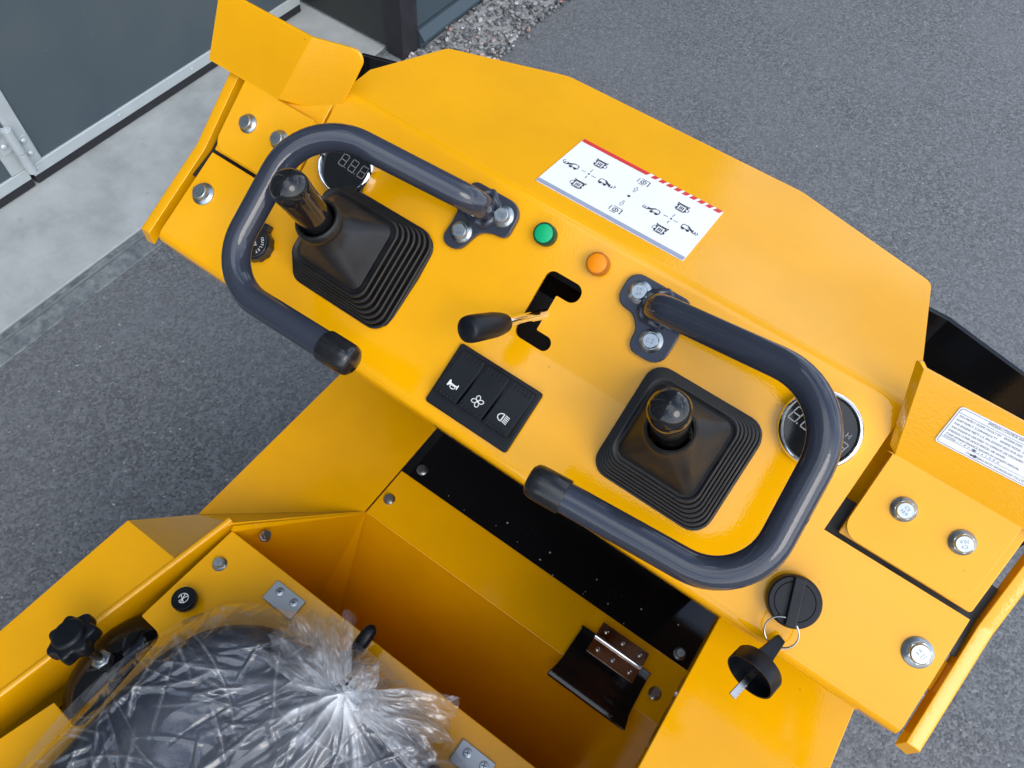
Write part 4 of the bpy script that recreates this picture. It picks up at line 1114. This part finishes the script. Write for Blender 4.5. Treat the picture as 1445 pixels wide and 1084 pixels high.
# ---- clear plastic bag over the seat, tied at the front
rg = random.Random(11)
ST2 = ST + .004
import numpy as np
def bag():
    rs = np.random.RandomState(4)
    NX, NY = 360, 330
    a, b = np.meshgrid(np.linspace(-1, 1, NX), np.linspace(-1, 1, NY))
    k_ = .43
    X = cu_ + (SA + .050) * a * np.sqrt(1 - k_ * b * b); Y = cv_ + (SB + .030) * b * np.sqrt(1 - k_ * a * a)
    rim = np.maximum(abs(a), abs(b))
    dx, dy = X - kp.x, Y - kp.y
    r = np.hypot(dx, dy) + 1e-6; th = np.arctan2(dy, dx)
    q = (abs((X - cu_) / (SA + .006)) ** 3 + abs((Y - cv_) / (SB + .006)) ** 3) ** (1 / 3)
    Z = ST2 + .005 - .088 * np.clip((q - .80) / .36, 0, 1) ** 2.0
    Z += .022 * np.exp(-(r / .020) ** 2) + .012 * np.exp(-(r / .06) ** 2)
    Bu = .010 + .78 * np.exp(-(r / .022) ** 2) + .14 * np.exp(-(r / .07) ** 2)
    def low(freq, seed):
        R2 = np.random.RandomState(seed); o = 0
        for _ in range(9):
            ang = R2.uniform(0, 6.28); f = freq * R2.uniform(.6, 1.5); o = o + np.sin((X * math.cos(ang) + Y * math.sin(ang)) * f + R2.uniform(0, 6.28))
        return o / 4.0
    patch = np.clip(.5 + .5 * low(55, 1), 0, 1); patch2 = np.clip(.5 + .5 * low(130, 2), 0, 1)
    Z += .0034 * low(44, 3) * np.clip(r / .05, 0, 1)
    # gathered pleats that leave the knot
    for i in range(96):
        t0 = rs.uniform(0, 2 * PI); L = rs.uniform(.05, .26) if i % 3 else rs.uniform(.04, .09); cv = rs.uniform(-3, 3)
        t = t0 + cv * r + .05 * np.sin(r * 60 + i); d = r * abs((th - t + PI) % (2 * PI) - PI)
        w = rs.uniform(.0022, .0060) * (.35 + r / .05); A = rs.uniform(.0016, .0066)
        env = np.clip(r / .018, 0, 1) * np.clip(1 - r / L, 0, 1) ** .6
        g = np.clip(1 - d / w, 0, 1)
        Z += A * env * g ** 1.4
        Bu += rs.uniform(.14, .55) * env * np.exp(-r / .11) * np.clip(1 - d / (w * .8), 0, 1) * (.3 + .7 * patch2)
    # stray sharp folds in the slack film
    for i in range(210):
        x0, y0 = cu_ + rs.uniform(-SA - .02, SA + .02), cv_ + rs.uniform(-.12, SB + .02); an = rs.normal(.75, .75) if i % 4 else rs.uniform(0, PI)
        L = rs.uniform(.018, .080); w = rs.uniform(.0016, .0055); A = rs.uniform(.0008, .0042) * rs.choice([1, 1, -.6])
        u = (X - x0) * math.cos(an) + (Y - y0) * math.sin(an); v = -(X - x0) * math.sin(an) + (Y - y0) * math.cos(an) + rs.uniform(-4, 4) * u * u
        env = np.clip(1 - (u / L) ** 2, 0, 1); g = np.clip(1 - abs(v) / w, 0, 1)
        Z += A * env * g
        Bu += rs.uniform(.03, .36) * env * np.clip(1 - abs(v) / (w * .55), 0, 1) ** 2 * np.clip(r / .04, 0, 1)
    # slightly milky where the film lies double along the hem
    Bu += .10 * np.clip((q - .98) / .12, 0, 1) * (.35 + .65 * patch)
    Z = np.maximum(Z, ZS + .0012 + .004 * np.clip(.5 + .5 * low(70, 8), 0, 1))
    me = bpy.data.meshes.new('mesh')
    vs = np.stack([X, Y, Z], -1).reshape(-1, 3)
    fs = [(jj * NX + ii, jj * NX + ii + 1, (jj + 1) * NX + ii + 1, (jj + 1) * NX + ii) for jj in range(NY - 1) for ii in range(NX - 1)]
    me.from_pydata(vs.tolist(), [], fs)
    at = me.attributes.new('bunch', 'FLOAT', 'POINT'); at.data.foreach_set('value', np.clip(Bu, 0, .9).astype(np.float32).ravel())
    return me
bagm = link('plastic_bag', bag(), FILM, None, angle=180, origin=(cu_, cv_, ZS))
tag(bagm, 'crumpled clear plastic bag tied in a knot over the dark seat', 'plastic bag')
def tail(pts, wid, seed, name='bag_tail', folds=9, bunch=.30, lift=.0):
    # a gathered fan of film: from the knot out along pts, widening
    rg2 = random.Random(seed); NS, NW = 46, 60
    P = [V(p) for p in pts]
    def bez(t):
        n_ = len(P) - 1; r = V((0, 0, 0))
        for i, p in enumerate(P): r += p * (math.comb(n_, i) * t ** i * (1 - t) ** (n_ - i))
        return r
    vs, bu = [], []
    ph = rg2.random() * 6
    for j in range(NS):
        t = j / (NS - 1); c = bez(t); d = (bez(min(1, t + .02)) - bez(max(0, t - .02))).normalized()
        up = V((0, 0, 1)); side = d.cross(up).normalized(); nz = side.cross(d)
        w = .006 + (wid - .006) * t ** .9
        for i in range(NW):
            f = i / (NW - 1) * 2 - 1
            x = f * w * (1 + .10 * noise.noise(V((t * 5, seed, 0))))
            z = (w * .30) * (math.sin(f * folds + ph + 2 * t) * .55 + noise.noise(V((f * 4, t * 5, seed * 1.7))) * .9) * (.35 + .65 * t) + w * .25 * (1 - f * f)
            ee = 1 + (.10 * noise.noise(V((f * 5, seed * 3.3, 2))) if t > .8 else 0)
            cr = 1 - abs(noise.noise(V((f * 7 + seed, t * 9, 3.3)))) * 2.5
            p = c + side * x + nz * (z + .004 * cr * t) + d * (.012 * noise.noise(V((f * 3.5, seed, 9))) * t)
            vs.append(tuple(p)); bu.append(min(.85, .07 + bunch * (1 - t) ** 1.5 + .05 * max(0, cr)))
    fs = [(j * NW + i, j * NW + i + 1, (j + 1) * NW + i + 1, (j + 1) * NW + i) for j in range(NS - 1) for i in range(NW - 1)]
    me = bpy.data.meshes.new('mesh'); me.from_pydata(vs, [], fs)
    at = me.attributes.new('bunch', 'FLOAT', 'POINT'); at.data.foreach_set('value', bu)
    return link(name, me, FILM, bagm, angle=180)
K = V((kp.x, kp.y, ST + .030))
def knot():
    me = bpy.data.meshes.new('mesh'); vs, fs, nt_, np__ = [], [], 40, 24
    for j in range(np__):
        ph = PI * j / (np__ - 1)
        for i in range(nt_):
            t = 2 * PI * i / nt_; n_ = noise.noise(V((math.cos(t) * 1.6, math.sin(t) * 1.6, ph * 1.5)))
            rr = .0125 * (1 + .35 * n_ + .16 * abs(math.sin(t * 7 + ph * 2)))
            vs.append((K.x + rr * 1.25 * math.sin(ph) * math.cos(t), K.y + rr * math.sin(ph) * math.sin(t), K.z + .002 + rr * .95 * math.cos(ph)))
    for j in range(np__ - 1):
        for i in range(nt_):
            k2 = (i + 1) % nt_; fs.append((j * nt_ + i, j * nt_ + k2, (j + 1) * nt_ + k2, (j + 1) * nt_ + i))
    me.from_pydata(vs, [], fs); at = me.attributes.new('bunch', 'FLOAT', 'POINT'); at.data.foreach_set('value', [.62] * len(vs))
    return link('bag_knot', me, FILM, bagm, angle=180)
knot()
def tp_(px, py, z): return flat(px, py, z)
tail([K, tp_(540, 1005, ST + .045), tp_(585, 1020, ST + .035), tp_(618, 1045, ST + .01)], .042, 1, folds=7, bunch=.5)
tail([K, tp_(515, 965, ST + .05), tp_(512, 958, ST + .06), tp_(508, 950, ST + .05)], .020, 2, folds=6, bunch=.8)
tail([K, tp_(475, 950, ST + .04), tp_(468, 910, ST + .035), tp_(466, 878, ST + .015)], .026, 3, folds=5, bunch=.5)
tail([K, tp_(450, 960, ST + .035), tp_(425, 920, ST + .03), tp_(405, 895, ST + .01)], .034, 4, folds=8, bunch=.45)
tail([K, tp_(520, 990, ST + .05), tp_(524, 985, ST + .055), tp_(523, 1000, ST + .05)], .016, 5, folds=6, bunch=.9)
